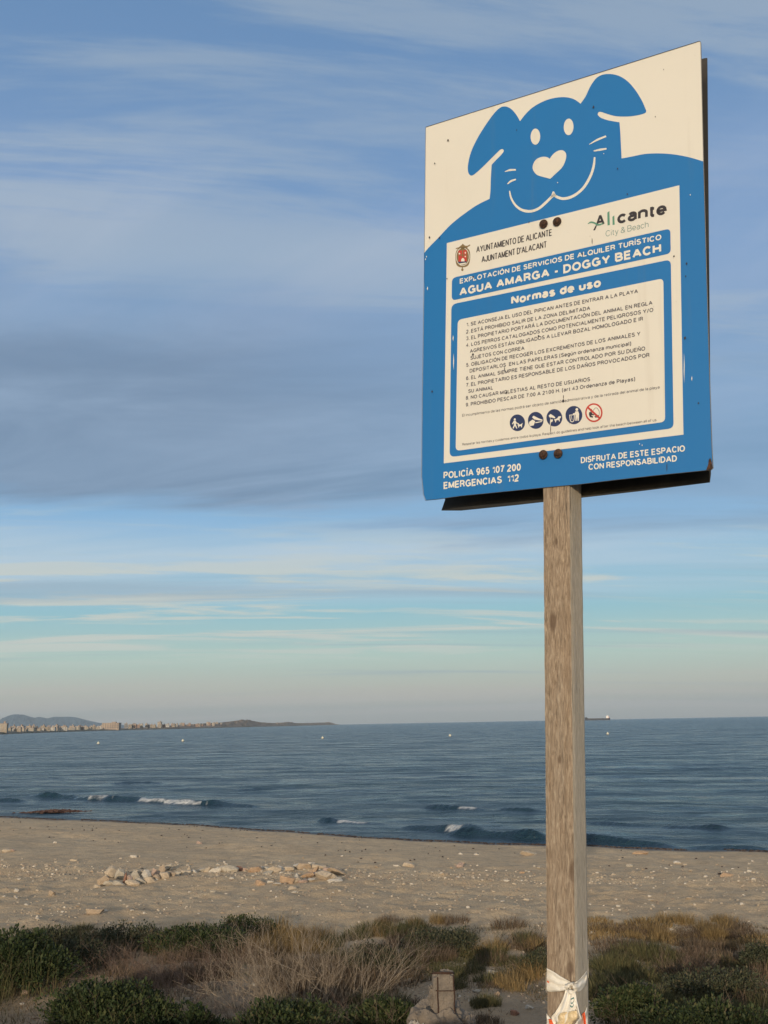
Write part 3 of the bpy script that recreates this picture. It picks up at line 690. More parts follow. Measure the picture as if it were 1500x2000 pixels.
# ---- lettering
def E_(cx, cy, rx, ry, a0, a1, n=8):
    return [(cx+rx*math.cos(R(a0+(a1-a0)*k/n)), cy+ry*math.sin(R(a0+(a1-a0)*k/n))) for k in range(n+1)]
XH = .70
GL = {  # drawn grotesque letters: advance width, centre lines
 'A': (.70, [[(0, 0), (.35, 1)], [(.35, 1), (.70, 0)], [(.13, .32), (.57, .32)]]),
 'B': (.58, [[(0, 0), (0, 1), (.32, 1)]+E_(.32, .76, .21, .24, 90, -90)[1:]+[(0, .52)], [(.32, .52)]+E_(.34, .26, .24, .26, 90, -90)[1:]+[(0, 0)]]),
 'C': (.66, [E_(.34, .5, .34, .5, 38, 322, 14)]), 'D': (.62, [[(0, 0), (0, 1), (.26, 1)]+E_(.26, .5, .36, .5, 90, -90, 10)[1:]+[(0, 0)]]),
 'E': (.52, [[(.52, 1), (0, 1), (0, 0), (.53, 0)], [(0, .52), (.48, .52)]]), 'F': (.5, [[(.5, 1), (0, 1), (0, 0)], [(0, .52), (.44, .52)]]),
 'G': (.70, [E_(.35, .5, .35, .5, 40, 330, 14), [(.68, .0), (.68, .46), (.38, .46)]]), 'H': (.60, [[(0, 0), (0, 1)], [(.6, 0), (.6, 1)], [(0, .52), (.6, .52)]]),
 'I': (.02, [[(.01, 0), (.01, 1)]]), 'J': (.42, [[(.42, 1), (.42, .26)]+E_(.21, .24, .21, .24, 0, -180)[1:]+[(0, .33)]]),
 'K': (.60, [[(0, 0), (0, 1)], [(.56, 1), (0, .38)], [(.2, .6), (.6, 0)]]), 'L': (.48, [[(0, 1), (0, 0), (.48, 0)]]),
 'M': (.74, [[(0, 0), (0, 1)], [(0, 1), (.37, .05)], [(.37, .05), (.74, 1)], [(.74, 1), (.74, 0)]]), 'N': (.60, [[(0, 0), (0, 1)], [(0, 1), (.6, 0)], [(.6, 0), (.6, 1)]]),
 'O': (.72, [E_(.36, .5, .36, .5, 0, 360, 20)]), 'P': (.54, [[(0, 0), (0, 1), (.3, 1)]+E_(.3, .74, .24, .26, 90, -90)[1:]+[(0, .48)]]),
 'Q': (.72, [E_(.36, .5, .36, .5, 0, 360, 20), [(.42, .24), (.72, -.04)]]), 'R': (.58, [[(0, 0), (0, 1), (.32, 1)]+E_(.32, .75, .23, .25, 90, -90)[1:]+[(0, .5)], [(.32, .5), (.46, .42), (.52, .2), (.57, 0)]]),
 'S': (.56, [E_(.28, .76, .25, .24, 20, 180, 8)+[(.06, .64), (.28, .52), (.5, .4)]+E_(.28, .26, .28, .26, 10, -165, 9)]), 'T': (.60, [[(0, 1), (.6, 1)], [(.3, 1), (.3, 0)]]),
 'U': (.58, [[(0, 1), (0, .3)]+E_(.29, .3, .29, .3, 180, 360, 9)[1:]+[(.58, 1)]]), 'V': (.66, [[(0, 1), (.33, 0)], [(.33, 0), (.66, 1)]]),
 'X': (.62, [[(0, 0), (.62, 1)], [(0, 1), (.62, 0)]]), 'Y': (.66, [[(0, 1), (.33, .42)], [(.66, 1), (.33, .42)], [(.33, .44), (.33, 0)]]), 'Z': (.56, [[(0, 1), (.56, 1), (0, 0), (.58, 0)]]),
 '0': (.46, [E_(.23, .5, .23, .5, 0, 360, 16)]), '1': (.26, [[(0, .76), (.2, .84), (.26, 1), (.26, 0)]]), '2': (.46, [E_(.23, .74, .22, .26, 165, -20, 7)+[(.36, .48), (.04, .14), (0, 0), (.47, 0)]]),
 '3': (.46, [E_(.22, .76, .2, .24, 155, -80, 8), E_(.22, .27, .24, .27, 80, -155, 8)]), '4': (.5, [[(.36, 0), (.36, 1), (0, .28), (.5, .28)]]), '5': (.46, [[(.42, 1), (.08, 1), (.03, .52)]+E_(.22, .31, .24, .31, 125, -150, 9)]),
 '6': (.46, [E_(.23, .31, .23, .31, 0, 360, 14), [(0, .31), (.02, .62), (.1, .86), (.24, 1), (.42, .86)]]), '7': (.46, [[(0, 1), (.46, 1), (.26, .55), (.15, 0)]]), '8': (.46, [E_(.23, .76, .2, .24, 0, 360, 12), E_(.23, .27, .23, .27, 0, 360, 12)]),
 '9': (.46, [E_(.23, .69, .23, .31, 0, 360, 14), [(.46, .69), (.44, .38), (.36, .14), (.22, 0), (.04, .14)]]), '-': (.3, [[(0, .38), (.3, .38)]]), '.': (.02, [[(.01, -.06), (.01, .08)]]), ':': (.02, [[(.01, -.06), (.01, .08)], [(.01, .48), (.01, .62)]]),
 "'": (.02, [[(.01, .7), (.01, 1.02)]]), '/': (.3, [[(0, -.04), (.3, 1.04)]]), '(': (.16, [[(.16, 1.05), (.03, .8), (0, .4), (.03, 0), (.16, -.25)]]), ')': (.16, [[(0, 1.05), (.13, .8), (.16, .4), (.13, 0), (0, -.25)]]),
 '&': (.6, [[(.6, 0), (.14, .68)]+E_(.27, .8, .14, .19, 200, -20, 8)+[(.12, .46)]+E_(.24, .24, .24, .24, 130, 330, 8)+[(.58, .5)]]), ' ': (.16, []),
 'a': (.44, [E_(.22, XH-.2, .2, .2, 160, 0, 6)+[(.42, 0)], [(.42, .42), (.2, .40)]+E_(.2, .2, .2, .2, 95, 290, 8)+[(.42, .14)]]), 'c': (.46, [E_(.24, XH/2, .24, XH/2, 40, 320, 12)]),
 'b': (.48, [[(0, 0), (0, 1)], E_(.24, XH/2, .24, XH/2, 0, 360, 14)]), 'd': (.48, [[(.48, 0), (.48, 1)], E_(.24, XH/2, .24, XH/2, 0, 360, 14)]), 'e': (.48, [[(.0, XH*.48), (.48, XH*.48)]+E_(.24, XH/2, .24, XH/2, 0, 320, 13)[1:]]),
 'f': (.26, [[(.28, 1), (.12, .96), (.1, .8), (.1, 0)], [(0, XH), (.26, XH)]]), 'g': (.48, [E_(.24, XH/2, .24, XH/2, 0, 360, 14), [(.48, XH), (.48, -.06)]+E_(.24, -.08, .24, .2, 0, -150, 7)]), 'h': (.46, [[(0, 0), (0, 1)], E_(.23, XH-.23, .23, .23, 180, 0, 8)+[(.46, 0)]]),
 'i': (.02, [[(.01, 0), (.01, XH)], [(.01, .9), (.01, 1.02)]]), 'j': (.12, [[(.11, XH), (.11, -.12), (.06, -.24), (-.04, -.25)], [(.11, .9), (.11, 1.02)]]), 'q': (.48, [[(.48, -.28), (.48, XH)], E_(.24, XH/2, .24, XH/2, 0, 360, 14)]), 'x': (.44, [[(0, 0), (.44, XH)], [(0, XH), (.44, 0)]]), 'k': (.42, [[(0, 0), (0, 1)], [(.4, XH), (0, .28)], [(.14, .4), (.42, 0)]]), 'l': (.02, [[(.01, 0), (.01, 1)]]), 'm': (.76, [[(0, 0), (0, XH)], E_(.19, XH-.19, .19, .19, 180, 0, 7)+[(.38, 0)], E_(.57, XH-.19, .19, .19, 180, 0, 7)+[(.76, 0)]]),
 'n': (.46, [[(0, 0), (0, XH)], E_(.23, XH-.23, .23, .23, 180, 0, 8)+[(.46, 0)]]), 'o': (.50, [E_(.25, XH/2, .25, XH/2, 0, 360, 16)]), 'p': (.48, [[(0, -.28), (0, XH)], E_(.24, XH/2, .24, XH/2, 0, 360, 14)]),
 'r': (.26, [[(0, 0), (0, XH)], [(0, XH*.6), (.08, XH*.9), (.28, XH)]]), 's': (.42, [E_(.21, XH-.18, .19, .18, 20, 180, 7)+[(.1, XH*.56), (.34, XH*.44)]+E_(.21, .18, .21, .18, 10, -165, 7)]), 't': (.26, [[(.1, .9), (.1, .12), (.16, 0), (.27, 0)], [(0, XH), (.26, XH)]]),
 'u': (.46, [[(0, XH), (0, .23)]+E_(.23, .23, .23, .23, 180, 360, 8)[1:], [(.46, XH), (.46, 0)]]), 'v': (.46, [[(0, XH), (.23, 0)], [(.23, 0), (.46, XH)]]), 'w': (.7, [[(0, XH), (.17, 0)], [(.17, 0), (.35, XH)], [(.35, XH), (.53, 0)], [(.53, 0), (.7, XH)]]),
 'y': (.46, [[(0, XH), (.23, 0)], [(.46, XH), (.2, -.12), (.12, -.26), (0, -.26)]]), 'z': (.4, [[(0, XH), (.4, XH), (0, 0), (.42, 0)]])}
for k_, base_, dx_, top_ in (('Á', 'A', .35, 1), ('É', 'E', .26, 1), ('Í', 'I', .01, 1), ('Ó', 'O', .36, 1), ('á', 'a', .22, XH), ('ú', 'u', .23, XH), ('ó', 'o', .25, XH)):
    GL[k_] = (GL[base_][0], GL[base_][1]+[[(dx_-.03, top_+.16), (dx_+.10, top_+.32)]])
GL['Ñ'] = (GL['N'][0], GL['N'][1]+[[(.12, 1.18), (.22, 1.25), (.38, 1.18), (.48, 1.25)]])
def ribbon(P, wx):
    """mitred quad strip along a centre line"""
    L_, R_ = [], []; n = len(P); closed = n > 3 and abs(P[0][0]-P[-1][0])+abs(P[0][1]-P[-1][1]) < 1e-6
    nrm = []
    for i in range(n-1):
        dx_, dy_ = P[i+1][0]-P[i][0], P[i+1][1]-P[i][1]; l = math.hypot(dx_, dy_) or 1e-9; nrm.append((-dy_/l, dx_/l))
    for i in range(n):
        a = nrm[i-1] if i else (nrm[-1] if closed else nrm[0]); b = nrm[i] if i < n-1 else (nrm[0] if closed else nrm[-1])
        mx_, my_ = a[0]+b[0], a[1]+b[1]; l2 = mx_*mx_+my_*my_
        if l2 < .25: mx_, my_ = a; k = 1
        else: k = min(2/l2, 2.2)
        L_.append((P[i][0]+mx_*k*wx/2, P[i][1]+my_*k*wx/2)); R_.append((P[i][0]-mx_*k*wx/2, P[i][1]-my_*k*wx/2))
    return L_, R_
def lettering(s, p0, p1, cap, layer, mat, weight=.17, parent=None, name='lettering', gap=None, x_only=False):
    """a printed line: from baseline start p0 to baseline end p1 (picture tracing), capital height cap at its start"""
    a, b = LP(*p0), LP(*p1); up = LP(p0[0], p0[1]-cap); hgt = up.z-a.z
    d = b-a; ln = math.hypot(d.x, d.z); ex = Vector((d.x/ln, 0, d.z/ln)); ez = Vector((-ex.z, 0, ex.x))
    T = weight; gp = gap if gap is not None else .085; x = 0; parts_ = []
    for ch in s:
        w_, st_ = GL[ch]; parts_.append((x+T/2, st_)); x += w_+T+(gp if ch != ' ' else 0)
    tot = x-gp; kx = ln/tot; kz = hgt; T_x = T; m = MB(); c = 0
    for x0, st_ in parts_:
        for P in st_:
            Q = [((x0+q[0])*kx, (T/2+q[1]*(1-T))*kz) for q in P]
            A, B = ribbon(Q, T*(kx+kz)/2); c += 1; dep = -layer*LY-(c % 4)*.00005
            vs = [Vector((a.x, dep, a.z))+ex*q[0]+ez*q[1]+OFF for pr in zip(A, B) for q in pr]
            m.add(vs, [(2*i, 2*i+1, 2*i+3, 2*i+2) for i in range(len(Q)-1)])
    o = obj(name, m.mesh(name), mat, parent or panel)
    return o
z2 = lambda x, y: (860+x/3., 420+y/3.); z3 = lambda x, y: (800+x/2.4194, 700+y/2.4194); z8 = lambda x, y: (880+x/3.571, 640+y/3.571); z1 = lambda x, y: (800+x/2.4194, 60+y/2.42)
lettering('EXPLOTACIÓN DE SERVICIOS DE ALQUILER TURÍSTICO', z2(115, 404), z2(1297, 145), 9.8, 4, M_cream2, .19)
lettering('AGUA AMARGA - DOGGY BEACH', z2(113, 476), z2(1296, 219), 16, 4, M_cream2, .22)
lettering('Normas de uso', z2(416, 526), z2(943, 421), 16.5, 4, M_cream2, .24, gap=.06)
RL = [('1. SE ACONSEJA EL USO DEL PIPICAN ANTES DE ENTRAR A LA PLAYA', z2(155, 655), z2(1160, 458)),
      ('2. ESTÁ PROHIBIDO SALIR DE LA ZONA DELIMITADA', z2(153, 697), z2(880, 557)),
      ('3. EL PROPIETARIO PORTARÁ LA DOCUMENTACIÓN DEL ANIMAL EN REGLA', z2(153, 736), z2(1245, 526)),
      ('4. LOS PERROS CATALOGADOS COMO POTENCIALMENTE PELIGROSOS Y/O', z2(153, 775), z2(1250, 568)),
      ('AGRESIVOS ESTÁN OBLIGADOS A LLEVAR BOZAL HOMOLOGADO E IR', z2(175, 810), z2(1190, 620)),
      ('SUJETOS CON CORREA', z2(178, 850), z2(495, 791)),
      ('5. OBLIGACIÓN DE RECOGER LOS EXCREMENTOS DE LOS ANIMALES Y', z2(153, 892), z2(1175, 707)),
      ('DEPOSITARLOS  EN LAS PAPELERAS (Según ordenanza municipal)', z8(135, 316), z8(1262, 125)),
      ('6. EL ANIMAL SIEMPRE TIENE QUE ESTAR CONTROLADO POR SU DUEÑO', z8(110, 368), z8(1360, 160)),
      ('7. EL PROPIETARIO ES RESPONSABLE DE LOS DAÑOS PROVOCADOS POR', z8(110, 415), z8(1390, 205)),
      ('SU ANIMAL', z8(125, 458), z8(300, 432)),
      ('8. NO CAUSAR MOLESTIAS AL RESTO DE USUARIOS', z8(108, 505), z8(976, 374)),
      ('9. PROHIBIDO PESCAR DE 7:00 A 21:00 H. (art 43 Ordenanza de Playas)', z8(108, 553), z8(1290, 372))]
for s_, a_, b_ in RL: lettering(s_, a_, b_, 7.5, 5, M_rule, .19)
lettering('El incumplimiento de las normas podrá ser objeto de sanción administrativa y de la retirada del animal de la playa', z3(250, 277), z3(1183, 143), 5.4, 5, M_rule, .13)
lettering('Respetar las normas y cuidemos entre todos la playa. Respect do guidelines and help look after the beach between all of us', z3(250, 413), z3(1168, 297), 4.9, 5, M_rule, .13)
lettering('POLICÍA 965 107 200', z3(161, 570), z3(526, 530), 13.8, 2, M_cream2, .2)
lettering('EMERGENCIAS  112', z3(161, 618), z3(517, 581), 13.8, 2, M_cream2, .2)
lettering('DISFRUTA DE ESTE ESPACIO', z3(810, 496), z3(1302, 440), 12, 2, M_cream2, .19)
lettering('CON RESPONSABILIDAD', z3(846, 528), z3(1264, 487), 12, 2, M_cream2, .19)
lettering('AYUNTAMIENTO DE ALICANTE', z2(212, 223), z2(655, 122), 13, 3, M_ink, .17)
lettering("AJUNTAMENT D'ALACANT", z2(243, 281), z2(625, 192), 13, 3, M_ink, .17)
lettering('A', z1(880, 928), z1(922, 919), 23, 3, M_ink, .2)
lettering('cante', z1(981, 915), z1(1216, 867), 24, 3, M_ink, .2, gap=.03)
lettering('City & Beach', z1(927, 975), z1(1130, 929), 12, 3, M_tealg, .1)
sheet('logo_bar', [Z1([(935, 860), (945, 853), (947, 919), (936, 921)]), Z1([(959, 880), (968, 874), (970, 917), (960, 919)])], 3, M_teal, panel)
sheet('logo_wave', [Z1(stroke([(843, 914), (858, 906), (875, 910), (890, 918), (905, 916), (916, 908)], [2, 8, 8, 8, 7, 2]))], 4, M_teal, panel)
sheet('logo_slash', [Z1([(868, 944), (879, 922), (886, 922), (877, 944)])], 3, M_ink, panel)

# ---- municipal crest
sheet('crest_frame', [Z7(curve_pts([(395, 262), (470, 275), (540, 330), (562, 440), (550, 600), (500, 690), (395, 720), (290, 700), (240, 620), (230, 440), (262, 330), (330, 275)], True, 3))], 3, M_gold, panel)
sheet('crest_crown', [Z7([(300, 300), (235, 305), (240, 285), (300, 270), (345, 235), (370, 215), (395, 185), (425, 215), (450, 232), (500, 235), (545, 205), (568, 220), (540, 245), (500, 265), (500, 295)]), Z7(ell(385, 772, 26, 32)), Z7([(376, 715), (400, 715), (396, 745), (380, 745)])], 3, M_gold, panel)
sheet('crest_ring', [Z7(stroke([(395+146*math.sin(q), 480-200*math.cos(q)) for q in np.linspace(.3, 5.98, 14)], [14, 14]))], 4, M_cream, panel)
sheet('crest_ring', [Z7(stroke([(395+128*math.sin(q), 480-182*math.cos(q)) for q in np.linspace(.0, 6.28, 16)], [16, 16]))], 5, M_gold, panel)
sheet('crest_shield', [Z7([(300, 345), (487, 335), (487, 590), (460, 612), (330, 620), (302, 600)])], 6, M_redp, panel)
sheet('crest_charge', [Z7([(385, 345), (408, 343), (410, 500), (388, 500)]), Z7([(310, 440), (480, 430), (480, 450), (310, 460)])], 7, M_gold, panel)
sheet('crest_charge', [Z7(ell(325, 415, 17, 20)), Z7(ell(458, 395, 15, 20)), Z7(ell(458, 480, 15, 16)), Z7([(362, 590), (368, 540), (390, 515), (415, 515), (438, 540), (440, 590)]), Z7([(310, 640), (480, 612), (470, 640), (400, 662), (330, 665)])], 7, M_cream2, panel)
sheet('crest_charge', [Z7([(300, 598), (484, 588), (484, 615), (302, 628)])], 8, M_navy, panel)

# ---- pictograms
def disc(cx, cy, r, lay, mat, name='pictogram_disc'): return sheet(name, [Z6(ell(cx, cy, r, r*1.09, 0, 32))], lay, mat, panel)
for cx, cy, r in ((447, 225, 51), (569, 209, 52), (693, 192, 53), (823, 174, 56)): disc(cx, cy, r, 5, M_navy)
disc(956, 158, 58, 5, M_redp); disc(956, 158, 48, 6, M_cream2)
pic = lambda polys, mat=M_cream2, lay=6: sheet('pictogram', [Z6(p) for p in polys], lay, mat, panel)
pic([ell(430, 203, 7, 8), [(423, 212), (438, 212), (440, 222), (458, 230), (456, 234), (437, 229), (438, 240), (447, 262), (441, 264), (431, 246), (421, 264), (415, 262), (424, 240), (424, 226), (415, 236), (411, 233)],
     [(448, 240), (453, 231), (459, 236), (470, 236), (482, 226), (478, 242), (478, 256), (473, 256), (471, 247), (459, 248), (458, 257), (453, 257), (453, 246)]])
pic([[(528, 218), (548, 204), (566, 214), (556, 243), (532, 247), (524, 232)], [(545, 188), (556, 178), (590, 196), (616, 205), (614, 212), (585, 208), (560, 203)], [(565, 222), (612, 214), (611, 219), (568, 228)]])
pic([[(655, 178), (668, 166), (690, 180), (700, 190), (694, 196), (676, 190), (662, 190)], [(668, 206), (680, 200), (684, 212), (676, 222), (668, 218)], [(690, 204), (712, 196), (722, 182), (738, 182), (736, 192), (728, 198), (730, 216), (725, 216), (721, 206), (706, 210), (704, 222), (699, 222), (698, 212)]])
pic([ell(843, 137, 9, 10), [(832, 150), (852, 148), (858, 165), (856, 212), (848, 212), (845, 186), (841, 212), (833, 212), (834, 172), (818, 170), (816, 163), (830, 160)]])
pic([stroke([(795, 172), (802, 214), (822, 213), (827, 174)], [5, 5, 5]), stroke([(806, 178), (811, 206)], [3, 3]), [(792, 172), (829, 169), (829, 174), (792, 177)]])
pic([ell(938, 142, 8, 9), [(925, 155), (940, 152), (948, 166), (960, 170), (958, 176), (943, 174), (940, 178), (952, 182), (950, 192), (930, 188), (924, 170)]], M_ink, 7)
pic([stroke([(945, 155), (970, 125), (992, 150), (990, 178)], [3, 3]), [(960, 182), (975, 172), (993, 176), (986, 190), (966, 192)]], M_rule, 7)
pic([[(913, 128), (923, 120), (1000, 190), (991, 200)]], M_redp, 8)

# ---- chips, scratches and flies on the panel
m_polys = []
for x, y, r in ((876, 275, 2.6), (850, 320, 2.2), (1160, 210, 3.2), (1281, 229, 1.5), (1297, 137, 1.5), (1317, 501, 2.4), (1342, 516, 2.6), (1340, 540, 1.8), (1338, 661, 3.4), (990, 768, 3.6), (925, 693, 3.4), (1101, 784, 3.2), (1053, 657, 2.4), (845, 765, 3), (840, 464, 2.6), (859, 465, 2.6), (1207, 330, 2.2), (1034, 435, 1.8), (925, 541, 2.6), (1138, 496, 2.2), (1226, 380, 1.8), (874, 545, 1.8), (1365, 788, 2), (1010, 255, 1.6)):
    P = []; r = r*.78
    for k in range(7): q = 2*math.pi*k/7; P.append((x+r*math.cos(q)*random.uniform(.35, 1.1), y+r*1.3*math.sin(q)*random.uniform(.5, 1.25)))
    m_polys.append(P)
for x, y, l in ((986, 716, 12), (1101, 771, 10), (1157, 465, 14), (1303, 922, -20), (1076, 825, 26)):
    m_polys.append([(x, y), (x+1.2, y+l*.3), (x+.8, y+l), (x-.4, y+l*.6)])
sheet('chipped_spots', m_polys, 9, M_ink, panel, kind='stuff')
m_polys = []
for x, y, l in ((887, 690, 34), (886, 655, 12), (1337, 690, 60), (1352, 735, 10), (1076, 815, 24), (836, 560, 8), (834, 500, 4), (1250, 866, 3), (1255, 868, 4), (1090, 356, 3), (1349, 380, 3), (1180, 300, 2), (1192, 470, 3), (832, 505, 4)):
    m_polys.append([(x, y), (x+1., y+l*.4), (x+.3, y+l), (x-.9, y+l*.6)])
sheet('pale_scratches', m_polys, 9, M_cream2, panel, kind='stuff')
# bent corner of bare metal at lower right
def rust_fn(t, b):
    tcn = t.new('ShaderNodeTexCoord'); n = t.noise(tcn.outputs['Object'], 160, 5, .7)
    t.l.new(t.ramp(n, [(.3, (.012, .008, .007)), (.5, (.045, .022, .013)), (.7, (.15, .065, .03))]), b.inputs['Base Color']); t.l.new(t.bump(n, .8, .002), b.inputs['Normal'])
M_rust = material('rusted_steel', rough=.85, fn=rust_fn)
sheet('corner_damage', [[(1385, 899), (1388, 894), (1391, 903), (1392.6, 914), (1389, 917.2), (1380, 918.2), (1384, 908)]], 9, M_rust, panel)
m = MB()
# ---- bolts
for x, y in ((1063, 438.5), (1089.5, 434), (1062.5, 888.5), (1091.5, 886.5)):
    p = LP(x, y)+OFF; m = MB(); prof = [(.0125, 0), (.0128, .0022), (.0118, .0042), (.0082, .0046), (.0080, .0065), (.0050, .0090), (0, .0096)]; n = 16; vs = []; fs = []
    for r_, h_ in prof: vs += [(p.x+r_*math.cos(2*math.pi*k/n), -.0034-h_, p.z+r_*math.sin(2*math.pi*k/n)) for k in range(n)]
    for a in range(len(prof)-1):
        for k in range(n): fs.append((a*n+k, a*n+(k+1) % n, (a+1)*n+(k+1) % n, (a+1)*n+k))
    m.add(vs, fs); obj('bolt', m.mesh('bolt'), M_rust, sign)
# ---- second panel on the back of the post
BY = FT+PW+.0015
def LB(px, py): q = LP(px, py, -BY); return Vector((q.x, BY, q.z))
bc = [LB(862, 997), LB(900, 997), LB(1000, 987), LB(1134, 972), LB(1250, 959), LB(1386, 942), LB(1388, 925), LB(1381, 113), LB(1374, 114)]
tlx = LB(846, 997).x+.0; tl_ = Vector((bc[0].x+.006, BY, bc[7].z+.002))
bc = bc+[tl_, Vector((bc[0].x+.012, BY, bc[0].z+.03))]
n = len(bc); f1 = [p+OFF for p in bc]; f2 = [p+Vector((0, .003, 0))+OFF for p in bc]
tr = tessellate_polygon([f1]); tr = [(a, b, c) if (f1[b]-f1[a]).cross(f1[c]-f1[a]).y < 0 else (a, c, b) for a, b, c in tr]
m = MB(); m.add(f1+f2, tr+[(c+n, b+n, a+n) for a, b, c in tr]+[(i, (i+1) % n, n+(i+1) % n, n+i) for i in range(n)])
obj('back_panel', m.mesh('b'), M_back, sign)

# ================================================================== TIED TAPE
def tape_fn(t, b):
    tcn = t.new('ShaderNodeTexCoord'); n = t.noise(tcn.outputs['Object'], 25, 4, .6)
    t.l.new(t.mix(t.smooth(n, .4, .7), (.80, .76, .68), (.66, .60, .50)), b.inputs['Base Color'])
    tb = t.noise(tcn.outputs['Object'], 90, 3, .6); t.l.new(t.bump(tb, .4, .002), b.inputs['Normal'])
M_tape = material('white_plastic_tape', rough=.38, fn=tape_fn, Subsurface_Weight=.0)
M_oran = material('orange_tape_print', (.80, .14, .04), .4)
M_bag = material('cream_plastic_film', (.70, .55, .33), .4)
M_blk = material('green_film_print', (.06, .22, .20), .5)
tape = obj('barrier_tape', None, None, None, 'white plastic barrier tape with orange print knotted round the wooden post', 'tape', loc=root_loc); tape.rotation_euler = SM.to_euler()
def cloth(name, mat, A, B, wrinkle=.0025, nfold=4, off=.006, nu=26, nv=10, seed=0, parent=None, side=None, lift=None):
    """strip between two traced edges A and B, lying on the post with folds along its length"""
    A = curve_pts(A, False, 6); B = curve_pts(B, False, 6); V = []; 
    ea = lambda P, q: (np.interp(q, np.linspace(0, 1, len(P)), [p[0] for p in P]), np.interp(q, np.linspace(0, 1, len(P)), [p[1] for p in P]))
    for i in range(nu+1):
        q = i/nu; a = ea(A, q); b = ea(B, q)
        for j in range(nv+1):
            s = j/nv; px, py = a[0]*(1-s)+b[0]*s, a[1]*(1-s)+b[1]*s
            o_ = off+wrinkle*math.sin(s*math.pi*nfold+seed+2*mnoise.noise(Vector((q*3, seed, 0))))+.4*wrinkle*mnoise.noise(Vector((q*9, s*9, seed)))
            if lift: o_ += lift(q, s)
            p = LP(px, py, o_-FT)
            if side:                      # lies on the right-hand face instead
                d = SMI @ ray(px, py); xs_ = side+o_; k = (xs_-eye_l.x)/d.x; pf = eye_l+d*k
                if pf.y > p.y: p = pf
            V.append(p+OFF)
    fs = [(i*(nv+1)+j, i*(nv+1)+j+1, (i+1)*(nv+1)+j+1, (i+1)*(nv+1)+j) for i in range(nu) for j in range(nv)]
    m = MB(); m.add(V, fs); me = m.mesh(name, True); o = obj(name, me, mat, parent or tape)
    so_ = o.modifiers.new('solid', 'SOLIDIFY'); so_.thickness = .0006; return o
Z5 = lambda L: [(780+x/3.409, 1850+y/3.409) for x, y in L]
z_r = LP(1067, 1900, -FT).z
XR = pLb.x+PW
cloth('wrap', M_tape, Z5([(981, 140), (1040, 172), (1100, 210), (1150, 240)]), Z5([(981, 298), (1040, 298), (1100, 292), (1140, 282)]), seed=1, nfold=5, wrinkle=.003)
cloth('wrap', M_tape, Z5([(1150, 246), (1190, 222), (1222, 190), (1247, 158)]), Z5([(1158, 290), (1195, 296), (1226, 272), (1248, 240)]), seed=2, nfold=3, side=XR, wrinkle=.0018, off=.003)
cloth('tail', M_tape, Z5([(1108, 280), (1085, 350), (1040, 430), (1012, 470), (1040, 540)]), Z5([(1165, 285), (1180, 340), (1176, 400), (1150, 470), (1130, 540)]), seed=3, nfold=5, off=.012, wrinkle=.004, lift=lambda q, s: .012*math.sin(q*2.4))
cloth('tail', M_bag, Z5([(1062, 440), (1050, 480), (1040, 520), (1030, 570)]), Z5([(1182, 420), (1185, 470), (1150, 510), (1140, 570)]), seed=5, nfold=4, off=.020, wrinkle=.004, lift=lambda q, s: .008)
cloth('tail', M_tape, Z5([(1140, 290), (1150, 360), (1185, 440), (1200, 480)]), Z5([(1172, 290), (1182, 350), (1200, 430), (1216, 475)]), seed=4, nfold=2, off=.016, wrinkle=.003)
cloth('wrap', M_tape, Z5([(981, 440), (1005, 470), (1040, 500), (1080, 560)]), Z5([(981, 560), (1000, 580), (1040, 600), (1060, 620)]), seed=6, nfold=3)
cloth('wrap', M_tape, Z5([(1250, 392), (1235, 430), (1200, 470), (1160, 520)]), Z5([(1256, 560), (1240, 570), (1220, 580), (1180, 600)]), seed=7, nfold=3, side=XR, off=.003)
cloth('orange_print', M_oran, Z5([(992, 478), (1020, 480), (1042, 500), (1070, 540)]), Z5([(1000, 520), (1015, 525), (1030, 540), (1040, 560)]), off=.0105, seed=6, nfold=3, nu=10, nv=5)
cloth('orange_print', M_oran, Z5([(1216, 445), (1222, 470), (1226, 500), (1228, 540)]), Z5([(1234, 430), (1240, 470), (1242, 500), (1243, 540)]), off=.0075, seed=7, nfold=2, nu=10, nv=5, side=XR)
cloth('orange_print', M_oran, Z5([(983, 222), (990, 226), (996, 231)]), Z5([(983, 232), (990, 236), (996, 240)]), off=.0115, wrinkle=0, nu=4, nv=2)
for L_ in ([(1140, 345), (1160, 335), (1164, 345)], [(1135, 385), (1150, 395), (1160, 380)], [(1142, 365), (1150, 372), (1160, 355)]):
    A_s = Z5(L_); cloth('green_print', M_blk, A_s, [(x, y+2.2) for x, y in A_s], off=.030, wrinkle=0, nu=6, nv=2)
m = MB(); kp = LP(*Z5([(1148, 270)])[0], .014-FT)+OFF
pts = []
for k in range(23):
    q = k/22*2*math.pi*1.5; pts.append(kp+Vector((.011*math.cos(q)*(1-.2*k/22), -.004*math.sin(q*.7)-.004, .010*math.sin(q)+.003*math.sin(q*2))))
m.tube(pts, [.0045+.002*math.sin(k*1.3) for k in range(23)], 8); obj('knot', m.mesh('k', True), M_tape, tape)
# back loop round the far faces of the post
m = MB(); zk = kp.z
bx0, bx1 = pLb.x-.0005, XR-.003
loop = [(bx0, FT-.003, .0), (bx0-.001, FT+.03, .004), (bx0, FT+PW+.004, .01), (bx0+.04, FT+PW+.006, .012), (bx1-.001, FT+PW+.003, .028)]
for a in range(len(loop)-1):
    (xa, ya, da), (xb, yb, db) = loop[a], loop[a+1]; h_ = .022
    m.add([(xa, ya, zk+da-h_), (xb, yb, zk+db-h_), (xb, yb, zk+db+h_), (xa, ya, zk+da+h_)], [(0, 1, 2, 3)])
obj('back_loop', m.mesh('w'), M_tape, tape)
